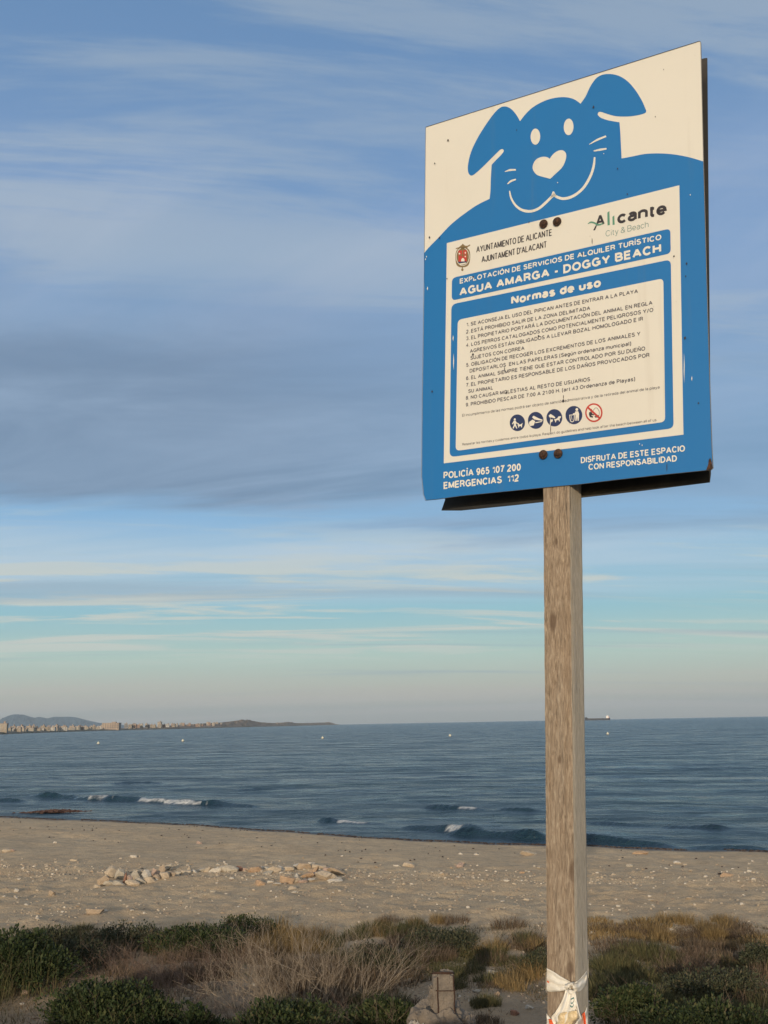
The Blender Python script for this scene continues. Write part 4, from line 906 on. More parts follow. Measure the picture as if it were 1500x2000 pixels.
# ================================================================== STONES
def stone_fn(base):
    def fn(t, b):
        tcn = t.new('ShaderNodeTexCoord'); P = tcn.outputs['Object']; oi = t.new('ShaderNodeObjectInfo')
        n = t.noise(P, 4., 5, .65); n2 = t.noise(P, 22, 4, .6)
        c = t.mix(t.smooth(n, .35, .65), base, tuple(v*.72 for v in base))
        c = t.mix(t.smooth(n2, .6, .75, 0, .5), c, tuple(v*.45 for v in base))
        t.l.new(c, b.inputs['Base Color']); t.l.new(t.bump(n2, .6, .01), b.inputs['Normal'])
    return fn
SCOL = {'cream': (.56, .46, .34), 'pale grey': (.50, .44, .35), 'tan': (.47, .36, .25), 'orange tan': (.50, .345, .22), 'reddish': (.38, .20, .13), 'whitish': (.64, .58, .49), 'pink': (.50, .36, .28)}
SM_ = {k: material(k.replace(' ', '_')+'_stone', rough=.9, fn=stone_fn(v)) for k, v in SCOL.items()}
import bmesh
def rock_mesh(seed, n=16, flat=.6):
    r = random.Random(seed); bm = bmesh.new()
    for k in range(n):
        v = Vector((r.gauss(0, 1), r.gauss(0, 1), r.gauss(0, 1))).normalized()*r.uniform(.82, 1.05)
        bm.verts.new((max(-.82, min(.82, v.x)), max(-.8, min(.8, v.y)), max(-.75, min(.75, v.z))*1.0))
    res = bmesh.ops.convex_hull(bm, input=bm.verts)
    bmesh.ops.delete(bm, geom=[g for g in set(res['geom_interior']+res['geom_unused']) if isinstance(g, bmesh.types.BMVert)], context='VERTS')
    bmesh.ops.bevel(bm, geom=list(bm.edges), offset=.06, segments=1, affect='EDGES', clamp_overlap=True)
    me = bpy.data.meshes.new('stone'); bm.to_mesh(me); bm.free(); return me
RM = [rock_mesh(s) for s in range(14)]
def stone(px, py, wpx, hpx, colr, label, group, lean=0, depth=.75, cat='stone', zoff=0.):
    p = ground_at(px, py); k = p.y/F
    me = RM[random.randrange(14)].copy(); me.materials.clear(); me.materials.append(SM_[colr])
    w_, h_ = wpx*k/1.7, hpx*k/1.5
    dp_ = (w_+h_)/2*depth
    o = obj('stone', me, None, None, label, cat, group, loc=(p.x, p.y+dp_*.5, gz(p.x, p.y+dp_*.5)+h_*.30+zoff*k))
    o.scale = (w_, dp_, h_*.93); o.rotation_euler = (random.uniform(-.15, .15), lean+random.uniform(-.15, .15), random.uniform(-.5, .5))
    return o
Z4 = lambda x, y: (180+x/2.885, 1660+y/2.885)
ORD = ['first', 'second', 'third', 'fourth', 'fifth', 'sixth', 'seventh', 'eighth', 'ninth', 'tenth', 'eleventh', 'twelfth', 'thirteenth', 'fourteenth', 'fifteenth', 'sixteenth', 'seventeenth', 'eighteenth', 'nineteenth', 'twentieth', 'twenty-first', 'twenty-second', 'twenty-third', 'twenty-fourth']
SEG = [('left heap of the row', 'stones of the row on the sand', [
    (22, 212, 40, 22, 'cream', 0, 0), (60, 200, 62, 62, 'tan', -.7, 0), (92, 195, 55, 30, 'pale grey', 0, 0), (100, 160, 56, 56, 'cream', -.5, 12), (140, 196, 70, 26, 'pale grey', .1, 0), (152, 168, 46, 64, 'pale grey', .2, 6), (182, 190, 14, 72, 'reddish', .06, 0), (205, 185, 30, 50, 'pink', .2, 0), (222, 200, 68, 34, 'cream', .1, 0),
    (240, 170, 52, 46, 'pale grey', .7, 4), (262, 158, 40, 44, 'cream', .3, 8), (270, 190, 60, 34, 'pale grey', .6, 0), (300, 165, 44, 56, 'whitish', .7, 4), (322, 184, 60, 40, 'cream', .6, 0), (352, 150, 40, 44, 'pink', .3, 4), (362, 166, 34, 30, 'tan', .5, 0), (392, 132, 44, 40, 'tan', .2, 6), (403, 160, 46, 42, 'cream', .2, 0), (420, 118, 62, 26, 'pale grey', -.3, 8), (448, 148, 38, 38, 'tan', .1, 0)]),
    ('middle of the row', 'stones of the row on the sand', [
    (486, 140, 30, 26, 'pale grey', 0, 0), (520, 142, 60, 36, 'cream', -.4, 0), (545, 118, 24, 28, 'cream', .5, 4), (575, 130, 30, 18, 'whitish', .7, 0), (610, 124, 50, 22, 'pale grey', -.3, 0), (648, 126, 60, 34, 'cream', -.4, 0), (690, 126, 70, 32, 'whitish', -.3, 0), (735, 122, 46, 40, 'pale grey', 0, 0), (775, 122, 76, 42, 'pale grey', 0, 0), (824, 120, 34, 34, 'reddish', 0, 0), (848, 118, 34, 24, 'pink', 0, 0), (876, 118, 40, 26, 'tan', 0, 0), (915, 124, 72, 40, 'orange tan', 0, 0), (968, 108, 40, 20, 'whitish', 0, 0), (985, 136, 54, 18, 'pale grey', -.2, 0), (1022, 122, 72, 38, 'cream', 0, 0), (1064, 112, 46, 18, 'whitish', .5, 0)]),
    ('right pile of the row', 'stones of the row on the sand', [
    (1108, 116, 52, 28, 'cream', -.2, 0), (1148, 104, 44, 30, 'whitish', -.4, 0), (1190, 105, 74, 40, 'tan', 0, 0), (1236, 92, 34, 24, 'whitish', 0, 4), (1275, 104, 72, 26, 'cream', 0, 2), (1245, 130, 70, 30, 'orange tan', -.5, 0), (1212, 160, 70, 34, 'orange tan', -.4, 0), (1262, 150, 50, 30, 'pink', -.2, 0), (1300, 166, 80, 54, 'cream', 0, 0), (1340, 130, 70, 34, 'pink', .2, 3), (1372, 144, 88, 46, 'tan', .3, 0), (1352, 162, 50, 32, 'cream', .5, 0), (1385, 168, 40, 18, 'pale grey', 0, 0), (1364, 180, 76, 20, 'whitish', 0, 0), (1095, 188, 76, 54, 'orange tan', -.1, 0), (1142, 182, 50, 32, 'cream', 0, 0), (1152, 158, 28, 28, 'whitish', .3, 0), (1184, 184, 50, 22, 'pink', 0, 0), (1232, 178, 44, 18, 'whitish', 0, 0)])]
for where, grp, L_ in SEG:
    for i_, (x, y, w_, h_, c_, ln, zo) in enumerate(L_):
        px, py = Z4(x, y-zo*.3); shp = 'upright thin' if h_ > w_*1.25 else ('flat' if h_ < w_*.45 else 'angular')
        stone(px, py, w_/2.885*1.28, h_/2.885*1.15, c_, f'{shp} {c_} stone, {ORD[i_]} from the left, {where}', grp, lean=ln, zoff=zo/2.885)
LOOSE = [(506, 1729, 26, 14, 'orange tan', 'orange tan block lying just in front of the right part of the stone row'), (528, 1724, 14, 6, 'whitish', 'small flat white stone between the orange block and the right-hand pile'), (540, 1728, 18, 5, 'whitish', 'long flat white stone in front of the right-hand pile'),
    (571, 1737, 18, 9, 'cream', 'cream stone on bare sand in front of the right-hand pile'), (573, 1744, 12, 5, 'whitish', 'thin white flake in front of the cream stone below the right-hand pile'), (415, 1743, 13, 6, 'pale grey', 'pale flat stone on the bare sand in front of the row middle'), (452, 1717, 10, 5, 'whitish', 'little white stone between the row middle and the orange block'),
    (388, 1648, 15, 8, 'pink', 'lone pinkish stone on smooth sand near the water above the row'), (260, 1675, 14, 8, 'whitish', 'whitish stone behind the left half of the row, left of its neighbour'), (270, 1674, 8, 6, 'cream', 'little cream stone touching the whitish one behind the row'), (143, 1682, 16, 7, 'cream', 'cream stone on the sand left of the stone row'),
    (12, 1664, 20, 8, 'cream', 'pale stones lump at the left frame edge'), (24, 1663, 10, 6, 'pink', 'small pinkish stone beside the lump at the left frame edge'), (107, 1647, 8, 5, 'whitish', 'small white stone high on the beach at the left'), (100, 1749, 16, 14, 'tan', 'tan upright stone on the sand at the left below the row'), (32, 1742, 10, 9, 'whitish', 'white stone near the left frame edge below the row'), (183, 1784, 38, 15, 'tan', 'long tan block lying just above the left green scrub'), (204, 1782, 11, 8, 'whitish', 'small white stone at the right end of the long tan block'),
    (798, 1693, 26, 13, 'cream', 'cream boulder on open sand left of the post'), (774, 1692, 14, 5, 'whitish', 'flat white stone beside the cream boulder'), (897, 1694, 20, 14, 'pink', 'pinkish stone between the cream boulder and the wooden post'), (930, 1670, 14, 5, 'whitish', 'long white stone on the upper sand left of the post'), (900, 1669, 9, 5, 'whitish', 'little white stone left of the long white one on the upper sand'), (1034, 1671, 36, 12, 'cream', 'large cream slab on the sand just left of the wooden post'), (1020, 1706, 12, 6, 'orange tan', 'small orange tan stone left of the post below the cream slab'), (990, 1722, 14, 6, 'whitish', 'white flake on the sand left of the post, below the slab'), (804, 1728, 9, 5, 'whitish', 'white pebble on the sand below the cream boulder'), (894, 1715, 9, 5, 'whitish', 'white pebble on the sand below the pinkish stone'),
    (1251, 1668, 34, 8, 'orange tan', 'long orange tan slab on the sand near the water right of the post'), (1230, 1693, 14, 8, 'pale grey', 'rounded grey stone on the sand right of the post'), (1323, 1687, 16, 7, 'whitish', 'white stone cluster leader on the right sand'), (1338, 1690, 9, 5, 'cream', 'small cream stone beside the white one on the right sand'), (1464, 1703, 10, 6, 'whitish', 'white stone on the far right sand, left of its twin'), (1480, 1706, 9, 6, 'pale grey', 'greyish stone at the right frame edge on the sand'), (1472, 1719, 9, 6, 'whitish', 'white stone below the twins at the far right sand'), (1420, 1712, 30, 10, 'orange tan', 'low orange tan lump half buried in the right sand'), (1378, 1713, 10, 5, 'whitish', 'white stone left of the half buried orange lump'), (1199, 1709, 10, 4, 'cream', 'cream flake on the sand right of the wooden post'),
    (1271, 1759, 16, 4, 'cream', 'flat cream stone above the dry scrub right of the post'), (1345, 1756, 12, 5, 'cream', 'pale flat stone above the dry scrub farther right'), (1208, 1771, 10, 5, 'whitish', 'white stone just above the dry scrub beside the post'), (1028, 1759, 14, 5, 'cream', 'cream stone just left of the post above the scrub'), (914, 1774, 8, 6, 'whitish', 'white pebble above the tuft of gold grass'), (1450, 1768, 10, 7, 'whitish', 'white stone at the right above the scrub'),
    (1465, 1862, 18, 14, 'pink', 'pinkish triangular stone among the scrub at the right frame edge'), (1429, 1803, 22, 7, 'pale grey', 'flat grey stone lying in the dry scrub at the right'), (1381, 1817, 16, 8, 'tan', 'tan stone lying in the dry scrub at the right'), (1312, 1818, 9, 6, 'whitish', 'small white stone in the dry scrub right of the post'), (1264, 1818, 7, 5, 'whitish', 'tiny white stone in the dry scrub near the post'), (1240, 1880, 18, 7, 'pale grey', 'grey stone on bare soil right of the post'), (1227, 1852, 8, 8, 'tan', 'tan pebble in the grass just right of the post'),
    (963, 1904, 26, 12, 'pale grey', 'rounded grey stone on bare soil right of the broken concrete post'), (1010, 1928, 18, 10, 'pink', 'pink stone on bare soil left of the wooden post'), (970, 1946, 14, 12, 'orange tan', 'orange tan stone on bare soil right of the concrete post'), (930, 1938, 18, 8, 'pale grey', 'grey stone beside the concrete post'), (1033, 1970, 20, 8, 'whitish', 'white flat stone at the foot of the frame left of the wooden post'), (1005, 1982, 20, 13, 'reddish', 'reddish brick fragment on the soil near the bottom of the frame'), (887, 1858, 18, 8, 'whitish', 'bright white stone in the grass behind the concrete post'), (938, 1852, 12, 6, 'whitish', 'white stone in the grass right of the bright white one'), (1012, 1852, 20, 6, 'pale grey', 'grey flat stone in the grass behind the bare soil'), (178, 1869, 24, 7, 'pale grey', 'pale stone lying among the twigs at the left'), (192, 1866, 12, 5, 'whitish', 'white flake on the pale stone among the left twigs'), (46, 1941, 16, 9, 'pink', 'pinkish stone at the edge of the left green bush'), (368, 1958, 18, 15, 'pale grey', 'grey stone inside the dead brown scrub at the bottom'), (42, 1963, 10, 5, 'whitish', 'small white stone on the path at the lower left'), (104, 1985, 16, 6, 'cream', 'cream stone on the path edge at the lower left'), (70, 1990, 16, 5, 'tan', 'tan flat stone on the path at the lower left corner')]
for x, y, w_, h_, c_, lb_ in LOOSE: stone(x, y, w_, h_, c_, lb_, None)
# small scattered stones: the larger countable ones, then gravel
for k in range(150):
    px = random.uniform(-20, 1520); py = random.choice([random.uniform(1672, 1720), random.uniform(1690, 1790)]) if px > 250 else random.uniform(1680, 1800)
    if 1055 < px < 1155: continue
    where = 'left of the stone row' if px < 190 else ('around the stone row' if px < 680 else ('between the row and the wooden post' if px < 1060 else 'right of the wooden post'))
    stone(px, py, random.uniform(4, 9), random.uniform(2.5, 5), random.choice(['whitish', 'cream', 'pale grey', 'whitish', 'tan']), 'small pale stone lying loose on the open sand '+where, 'small loose stones '+where)
def scatter_gravel():
    m = MB(); gs = [[], []]
    for k in range(9500):
        px = random.uniform(-150, 1650); t_ = random.random()
        py = 1660+t_**.8*300 if random.random() < .75 else random.gauss(1697, 9)
        d = ray(px, py); zq = .8; kk = (zq-EYE.z)/d.z; p = EYE+d*kk
        if inland(p.x, p.y) < 1.5: continue
        if float(vnoise(p.x, p.y, .6, 77)) < .3 and random.random() < .7: continue
        s = p.y/F*random.choice([.9, 1.2, 1.6, 2.2, 3.2]); z = gz(p.x, p.y)
        n = 5; a0 = random.uniform(0, 6); e = random.uniform(.5, 1.)
        base_ = [(p.x+s*math.cos(a0+q*6.283/n)*random.uniform(.8, 1.3), p.y+s*e*math.sin(a0+q*6.283/n)*1.2, z-.01) for q in range(n)]
        topv = [(p.x+(b_[0]-p.x)*.6, p.y+(b_[1]-p.y)*.6, z+s*random.uniform(.4, .8)) for b_ in base_]
        m.add(base_+topv, [(q, (q+1) % n, n+(q+1) % n, n+q) for q in range(n)]+[tuple(range(n, 2*n))])
    return m.mesh('gravel')
def gr_fn(t, b):
    g = t.new('ShaderNodeNewGeometry'); r_ = g.outputs['Random Per Island']
    t.l.new(t.ramp(r_, [(0, (.22, .17, .13)), (.55, (.36, .29, .215)), (.85, (.48, .40, .30)), (1, (.62, .55, .45))]), b.inputs['Base Color'])
obj('gravel', scatter_gravel(), material('mixed_gravel', rough=.9, fn=gr_fn), kind='stuff')
# dark debris and seaweed crumbs along the strand line
def strand():
    m = MB()
    for k in range(2600):
        px = random.uniform(-150, 1650); x = float(np.interp(px, [-150, 1650], [SHX[0], SHX[-1]])); ys = float(shore_y(x))
        s_in = abs(random.gauss(.25, .28)) if random.random() < .93 else random.uniform(1, 12)
        if vnoise(x, 0, .8, 91) < .3: continue
        y = ys-s_in; z = gz(x, y); L_ = random.uniform(.02, .09); a = random.gauss(0, .5)
        m.box((x, y, z+.012), (L_, .025, random.uniform(.015, .05)), a, .6)
    return m.mesh('seaweed_debris')
M_weed = material('wet_seaweed', (.04, .022, .014), .6)
obj('seaweed_debris', strand(), M_weed, kind='stuff')
p = on_z(108, 1587); m = MB()
for k in range(900):
    q = random.gauss(0, .42); x = p.x+q*1.35; y = p.y+random.gauss(0, .22)*(1-abs(q)*.3); hgt = .10*math.exp(-q*q*1.6)
    m.box((x, y, hgt*random.random()+.03), (random.uniform(.08, .25), .04, random.uniform(.02, .06)), random.gauss(0, .5), .5)
M_weed2 = material('brown_seaweed', (.06, .026, .018), .7)
wd = obj('seaweed_clump', m.mesh('s'), M_weed2, None, 'reddish brown clump of seaweed at the water edge on the left', 'seaweed')

# ================================================================== BROKEN CONCRETE POST
def conc_fn(t, b):
    tcn = t.new('ShaderNodeTexCoord'); P = tcn.outputs['Object']; n = t.noise(P, 6, 6, .65); n2 = t.noise(P, 45, 4, .65)
    c = t.mix(t.smooth(n, .35, .65), (.26, .215, .17), (.17, .145, .12)); c = t.mix(t.smooth(n2, .58, .72, 0, .6), c, (.10, .075, .06))
    t.l.new(c, b.inputs['Base Color']); t.l.new(t.bump(t.math('ADD', n, n2), .9, .02), b.inputs['Normal'])
M_conc = material('crumbling_concrete', rough=.95, fn=conc_fn)
cp = ground_at(868, 2055); Dc = cp.y; kc = Dc/F
stump = obj('concrete_post', None, None, None, 'broken concrete post stump with rusty bars showing among the scrub', 'post', loc=cp)
def lump(seed, sx, sy, sz, c, sub=3, amp=.25, sq=.0):
    bm = bmesh.new(); bmesh.ops.create_icosphere(bm, subdivisions=sub, radius=1)
    for v in bm.verts:
        d = v.co.copy()
        if sq:
            mx = max(abs(d.x), abs(d.y), abs(d.z)); d = d*(1-sq)+d/mx*sq
        nn = mnoise.noise(d*1.7+Vector((seed, 0, 0)))*amp+mnoise.noise(d*5+Vector((seed, 3, 0)))*amp*.4
        d = d*(1+nn); v.co = Vector((d.x*sx+c[0], d.y*sy+c[1], d.z*sz+c[2]))
    me = bpy.data.meshes.new('l'); bm.to_mesh(me); bm.free(); return me
def pxo(x, y): return ((x-868)*kc*.93, (2055-y)*kc*.86)        # offsets from the foot, in metres
def slab(name, x0, x1, y0, y1, dep, mat, seed, amp=.1, dy=0., sub=4):
    (a, b), (c, d) = pxo(x0, y1), pxo(x1, y0)
    return obj(name, lump(seed, (c-a)/2, dep, (d-b)/2, ((a+c)/2, dy, (b+d)/2), 5, amp*1.35, .74), mat, stump)
slab('shaft', 847, 891, 1893, 2060, .09, M_conc, 3, .10)
slab('shaft', 841, 870, 1925, 1966, .07, M_conc, 5, .25, .03)
slab('rubble_base', 806, 900, 1966, 2075, .22, M_conc, 7, .28, .05)
slab('rubble_base', 880, 932, 1985, 2075, .2, M_conc, 9, .3, .05)
slab('rubble_base', 798, 840, 1990, 2075, .15, material('pale_rubble', (.5, .46, .4), .95, stone_fn((.50, .46, .40))), 11, .35, -.05)
for (x, y0, y1) in ((857, 1900, 2040), (889.5, 1896, 2040)):
    m = MB(); P = [(pxo(x+random.uniform(-1, 1), y)[0], -.102, pxo(0, y)[1]) for y in np.linspace(y0, y1, 8)]
    m.tube(P, .007, 6); obj('reinforcing_bar', m.mesh('r', True), M_rust, stump)
for y in (1927.5, 1980):
    m = MB(); P = [(pxo(x, 0)[0], -.104, pxo(0, y+random.uniform(-.7, .7))[1]) for x in np.linspace(853, 893, 6)]
    m.tube(P, .005, 6); obj('reinforcing_bar', m.mesh('r', True), M_rust, stump)
m = MB(); (a, z_) = pxo(847, 1894.5); (b, _) = pxo(891, 1892)
m.tube([(a, -.05, z_), (a+.06, -.09, z_+.012), (b-.05, -.085, z_+.006), (b, -.05, z_)], [.008, .012, .013, .008], 6); obj('rusty_cap_bar', m.mesh('r', True), M_rust, stump)
m = MB(); m.tube([(pxo(874, 0)[0], -.11, pxo(0, 1978)[1]), (pxo(884, 0)[0], -.115, pxo(0, 1962)[1])], .003, 5); m.tube([(pxo(874, 0)[0], -.112, pxo(0, 1965)[1]), (pxo(880, 0)[0], -.117, pxo(0, 1976)[1])], .003, 5); obj('tie_wire', m.mesh('r', True), M_rust, stump)

# ================================================================== VEGETATION
def blade_fn(stops, rough=.8):
    def fn(t, b):
        g = t.new('ShaderNodeNewGeometry'); oi = t.new('ShaderNodeObjectInfo')
        v = t.math('FRACT', t.math('ADD', t.math('MULTIPLY', g.outputs['Random Per Island'], .8), t.math('MULTIPLY', oi.outputs['Random'], .35)))
        t.l.new(t.ramp(v, stops), b.inputs['Base Color'])
        b.inputs['Specular IOR Level'].default_value = .2
    return fn
M_gold_g = material('gold_dry_grass', rough=.8, fn=blade_fn([(0, (.15, .105, .05)), (.5, (.26, .175, .075)), (.8, (.34, .25, .12)), (1, (.20, .12, .05))]))
M_brown_g = material('brown_dry_grass', rough=.8, fn=blade_fn([(0, (.07, .05, .035)), (.5, (.15, .105, .065)), (.8, (.24, .18, .12)), (1, (.10, .06, .04))]))
M_olive_g = material('olive_grass', rough=.8, fn=blade_fn([(0, (.06, .065, .028)), (.5, (.10, .10, .045)), (.8, (.18, .15, .07)), (1, (.06, .055, .03))]))
M_twig = material('bleached_twigs', rough=.85, fn=blade_fn([(0, (.20, .15, .105)), (.5, (.32, .25, .175)), (.85, (.44, .36, .27)), (1, (.14, .10, .07))]))
M_twigb = material('brown_twigs', rough=.85, fn=blade_fn([(0, (.11, .07, .05)), (.5, (.20, .135, .10)), (.85, (.28, .20, .15)), (1, (.09, .055, .04))]))
M_leaf = material('dark_green_leaves', rough=.6, fn=blade_fn([(0, (.020, .032, .013)), (.5, (.038, .055, .020)), (.85, (.062, .078, .028)), (1, (.11, .10, .045))]))
M_leafo = material('grey_green_leaves', rough=.7, fn=blade_fn([(0, (.035, .042, .025)), (.5, (.055, .064, .036)), (.85, (.09, .09, .05)), (1, (.12, .095, .055))]))
def grass_mesh(seed, n=160, h=.35, spread=.18, lean=.5, wd=.006, curl=.5):
    r = np.random.default_rng(seed); V = np.zeros((n, 5, 3), 'f4')
    a = r.uniform(0, 2*np.pi, n); rad = spread*np.sqrt(r.uniform(0, 1, n)); bx, by = rad*np.cos(a), rad*np.sin(a)
    da = a+r.normal(0, .9, n); ln = lean*r.uniform(.1, 1.2, n)*(.3+rad/spread); hh = h*r.uniform(.35, 1.1, n)*(1.1-.45*rad/spread)
    wa = r.uniform(0, 2*np.pi, n); wx, wy = wd*np.cos(wa)*r.uniform(.5, 1.3, n), wd*np.sin(wa)*r.uniform(.5, 1.3, n)
    for lv, q in ((0, 0.), (1, .55)):
        ox = bx+np.cos(da)*ln*hh*(q**1.5); oy = by+np.sin(da)*ln*hh*(q**1.5); oz = hh*q*np.sqrt(np.maximum(.1, 1-(ln*q*.5)**2)); k = 1-.35*q
        V[:, lv*2, :] = np.stack([ox-wx*k, oy-wy*k, oz-(q == 0)*.03], 1); V[:, lv*2+1, :] = np.stack([ox+wx*k, oy+wy*k, oz-(q == 0)*.03], 1)
    V[:, 4, :] = np.stack([bx+np.cos(da)*ln*hh*1.1, by+np.sin(da)*ln*hh*1.1, hh*np.maximum(.15, 1-curl*ln*ln*.5)], 1)
    F_ = []; b_ = np.arange(n)*5
    tri = np.concatenate([np.stack([b_, b_+1, b_+3], 1), np.stack([b_, b_+3, b_+2], 1), np.stack([b_+2, b_+3, b_+4], 1)])
    return mesh_np('blades', V.reshape(-1, 3), tri)
def twig_mesh(seed, n=26, h=.6, spread=.1, fan=.8, depth=3, th=.0045, branch=3):
    r = random.Random(seed); m = MB()
    def grow(p, d, L_, rad, lv):
        segs = 3; pts = [p]; 
        for k in range(segs):
            d = (d+Vector((r.gauss(0, .16), r.gauss(0, .16), r.gauss(.03, .12)))).normalized(); p = p+d*L_/segs; pts.append(p)
            if lv < depth and k >= 0 and r.random() < .9:
                for _ in range(1 if lv else 1+(r.random() < .4)):
                    dd = (d+Vector((r.gauss(0, .5), r.gauss(0, .5), r.gauss(.1, .3)))).normalized()
                    grow(p, dd, L_*r.uniform(.45, .72), rad*.62, lv+1)
        m.tube(pts, [rad*(1-.2*k) for k in range(segs+1)], 3, cap=False)
    for k in range(n):
        a = r.uniform(0, 6.283); q = r.random()**.5
        p = Vector((spread*q*math.cos(a), spread*q*math.sin(a), -.03)); d = Vector((math.cos(a)*fan*q, math.sin(a)*fan*q, 1)).normalized()
        grow(p, d, h*r.uniform(.45, .75), th*r.uniform(.6, 1.1), 0)
    return m.mesh('twigs')
def leaf_mesh(seed, n=2600, rx=.5, ry=.45, h=.4, ls=.02, long=1.6):
    r = np.random.default_rng(seed); K = int(34*max(1, rx*ry/.16)); ls_k = 1
    # crown made of many small uneven clumps with gaps between them
    ca_ = r.uniform(0, 2*np.pi, K); cr = np.sqrt(r.uniform(0, 1, K)); cz = r.uniform(.1, 1, K)
    cx, cy = rx*cr*np.cos(ca_)*.85, ry*cr*np.sin(ca_)*.85; cz = h*(.15+.72*np.sqrt(np.clip(1-cr**2*.85, 0, 1))*cz**.35)*r.uniform(.8, 1.15, K)
    id_ = r.integers(0, K, n); sp_ = r.uniform(.10, .19, K)*min(rx, .55)*2
    v = r.normal(0, 1, (n, 3)); v /= np.linalg.norm(v, axis=1)[:, None]; rr = r.uniform(.35, 1, n)**.5
    P = np.stack([cx[id_]+v[:, 0]*rr*sp_[id_], cy[id_]+v[:, 1]*rr*sp_[id_], cz[id_]+v[:, 2]*rr*sp_[id_]*.75], 1); P[:, 2] = np.abs(P[:, 2])
    d = v+r.normal(0, .5, (n, 3))+np.array([0, 0, .5]); d /= np.linalg.norm(d, axis=1)[:, None]
    s = np.cross(d, r.normal(0, 1, (n, 3))); s /= np.linalg.norm(s, axis=1)[:, None]
    L_ = ls*(r.uniform(.45, 1.75, n)**1.3)[:, None]
    V = np.stack([P, P+d*L_*long*.5+s*L_*.42, P+d*L_*long, P+d*L_*long*.5-s*L_*.42], 1).reshape(-1, 3)
    b_ = np.arange(n)*4; return mesh_np('leaves', V, np.stack([b_, b_+1, b_+2, b_+3], 1))
GR = {'gold': [grass_mesh(s, 300, .34, .24, .55, .0042) for s in (1, 2, 3)], 'brown': [grass_mesh(s, 360, .26, .32, .8, .004) for s in (4, 5, 6)], 'olive': [grass_mesh(s, 380, .25, .28, .65, .0046) for s in (7, 8, 9)], 'mat': [grass_mesh(s, 420, .12, .38, 1.1, .005) for s in (10, 11, 12)]}
for k_, ms in GR.items():
    for me in ms: me.materials.append({'gold': M_gold_g, 'brown': M_brown_g, 'olive': M_olive_g, 'mat': M_brown_g}[k_])
GRM2 = [me.copy() for me in GR['mat']]
for me in GRM2: me.materials.clear(); me.materials.append(M_olive_g)
GR['greenmat'] = GRM2
GRM3 = [me.copy() for me in GR['mat']]
for me in GRM3: me.materials.clear(); me.materials.append(M_gold_g)
GR['goldmat'] = GRM3
DESC = {'gold': 'golden dry grass tuft', 'brown': 'brown dry grass tuft', 'olive': 'olive green grass tuft', 'mat': 'low brown mat of dead grass', 'greenmat': 'low olive mat of grass', 'goldmat': 'low golden mat of dry grass'}
def where_(px, py):
    h_ = 'left of the big dead shrub' if px < 420 else ('beside the big dead shrub' if px < 780 else ('between stump and wooden post' if px < 1070 else ('just right of the wooden post' if px < 1290 else 'toward the right frame edge')))
    return h_+(' at the sand edge' if py < 1850 else ' in front')
def tuft(kind_, px, py, sc=1., hs=1.):
    p = ground_at(px, py); me = random.choice(GR[kind_])
    o = obj('grass_tuft', None, None) if False else bpy.data.objects.new('grass_tuft', me)
    o.location = p; o.rotation_euler = (0, 0, random.uniform(0, 6.28)); s = sc*random.uniform(.8, 1.2); o.scale = (s, s, s*hs*random.uniform(.85, 1.15))
    w_ = where_(px, py); o['label'] = f'{DESC[kind_]} {w_}'; o['category'] = 'grass'; o['group'] = f'each {DESC[kind_]} {w_}'
    link(o)
def area(kind_, n, x0, x1, y0, y1, sc=1., hs=1.):
    for _ in range(n): tuft(kind_, random.uniform(x0, x1), random.uniform(y0, y1), sc, hs)
def bush(px, py, wpx, hpx, mat, label, seed, n=3200, ls=.018, kind_='shrub'):
    p = ground_at(px, py); k = p.y/F; W = wpx*k/2; H = hpx*k*.86
    o = obj('green_shrub', None, None, None, label, kind_, None, loc=p)
    obj('foliage', leaf_mesh(seed, int(n*1.7), W, W*.62, H, ls*.85), mat, o)
    obj('stems', twig_mesh(seed+50, 16, H*1.25, W*.6, 1.1, 2, .003), M_twigb, o)
    g_ = grass_mesh(seed+90, int(n*.06), H*1.15, W*.8, .45, .003); obj('seed_stalks', g_, M_olive_g, o)
    return o
def deadshrub(px, py, wpx, hpx, mat, label, seed, n=30, fan=.9, th=.004, depth=3):
    p = ground_at(px, py); k = p.y/F; W = wpx*k/2; H = hpx*k
    me = twig_mesh(seed, n, H*.95, W*.45, fan, depth, th); me.materials.append(mat)
    return obj('dead_shrub', me, None, None, label, 'shrub', None, loc=p)
# left
bush(15, 1932, 270, 112, M_leaf, 'dense dark green bush filling the left frame edge', 1, 14000, .022)
bush(150, 1900, 110, 70, M_leafo, 'greyish green bush between the dark left bush and brown twigs', 2, 2600, .018)
bush(210, 2035, 280, 120, M_leaf, 'low dark green bush spreading over the bottom left corner', 3, 9000, .022)
bush(350, 2040, 170, 75, M_leaf, 'low green bush at the bottom right of the corner bush', 4, 4000, .02)
bush(385, 1868, 200, 66, M_leaf, 'dark green bush at the sand edge behind the dead scrub', 5, 5000, .02)
bush(250, 1850, 150, 40, M_leafo, 'low grey green bush at the sand edge above the brown twigs', 6, 2600, .018)
bush(90, 1850, 120, 36, M_leafo, 'low grey green bush at the sand edge on the left', 7, 2600, .018)
bush(560, 2045, 240, 85, M_leaf, 'dark green bush under the big dead shrub', 8, 5200, .02)
bush(740, 2030, 130, 85, M_leaf, 'dark green bush left of the concrete stump', 9, 3600, .02)
bush(730, 1900, 120, 60, M_leafo, 'greyish low bush behind the concrete stump', 10, 2800, .018)
bush(1235, 2005, 150, 80, M_leaf, 'rounded dark green bush just right of the tied tape', 11, 5000, .019)
bush(1380, 2030, 240, 70, M_leaf, 'low dark green bush along the bottom right', 12, 5000, .02)
bush(1400, 1945, 200, 45, M_leafo, 'low grey green bush at the right', 13, 3400, .018)
bush(1050, 1900, 70, 50, M_leafo, 'small grey green bush against the left side of the wooden post', 14, 1600, .016)
bush(860, 1860, 170, 40, M_leafo, 'low grey green bush behind the bare patch', 15, 3000, .018)
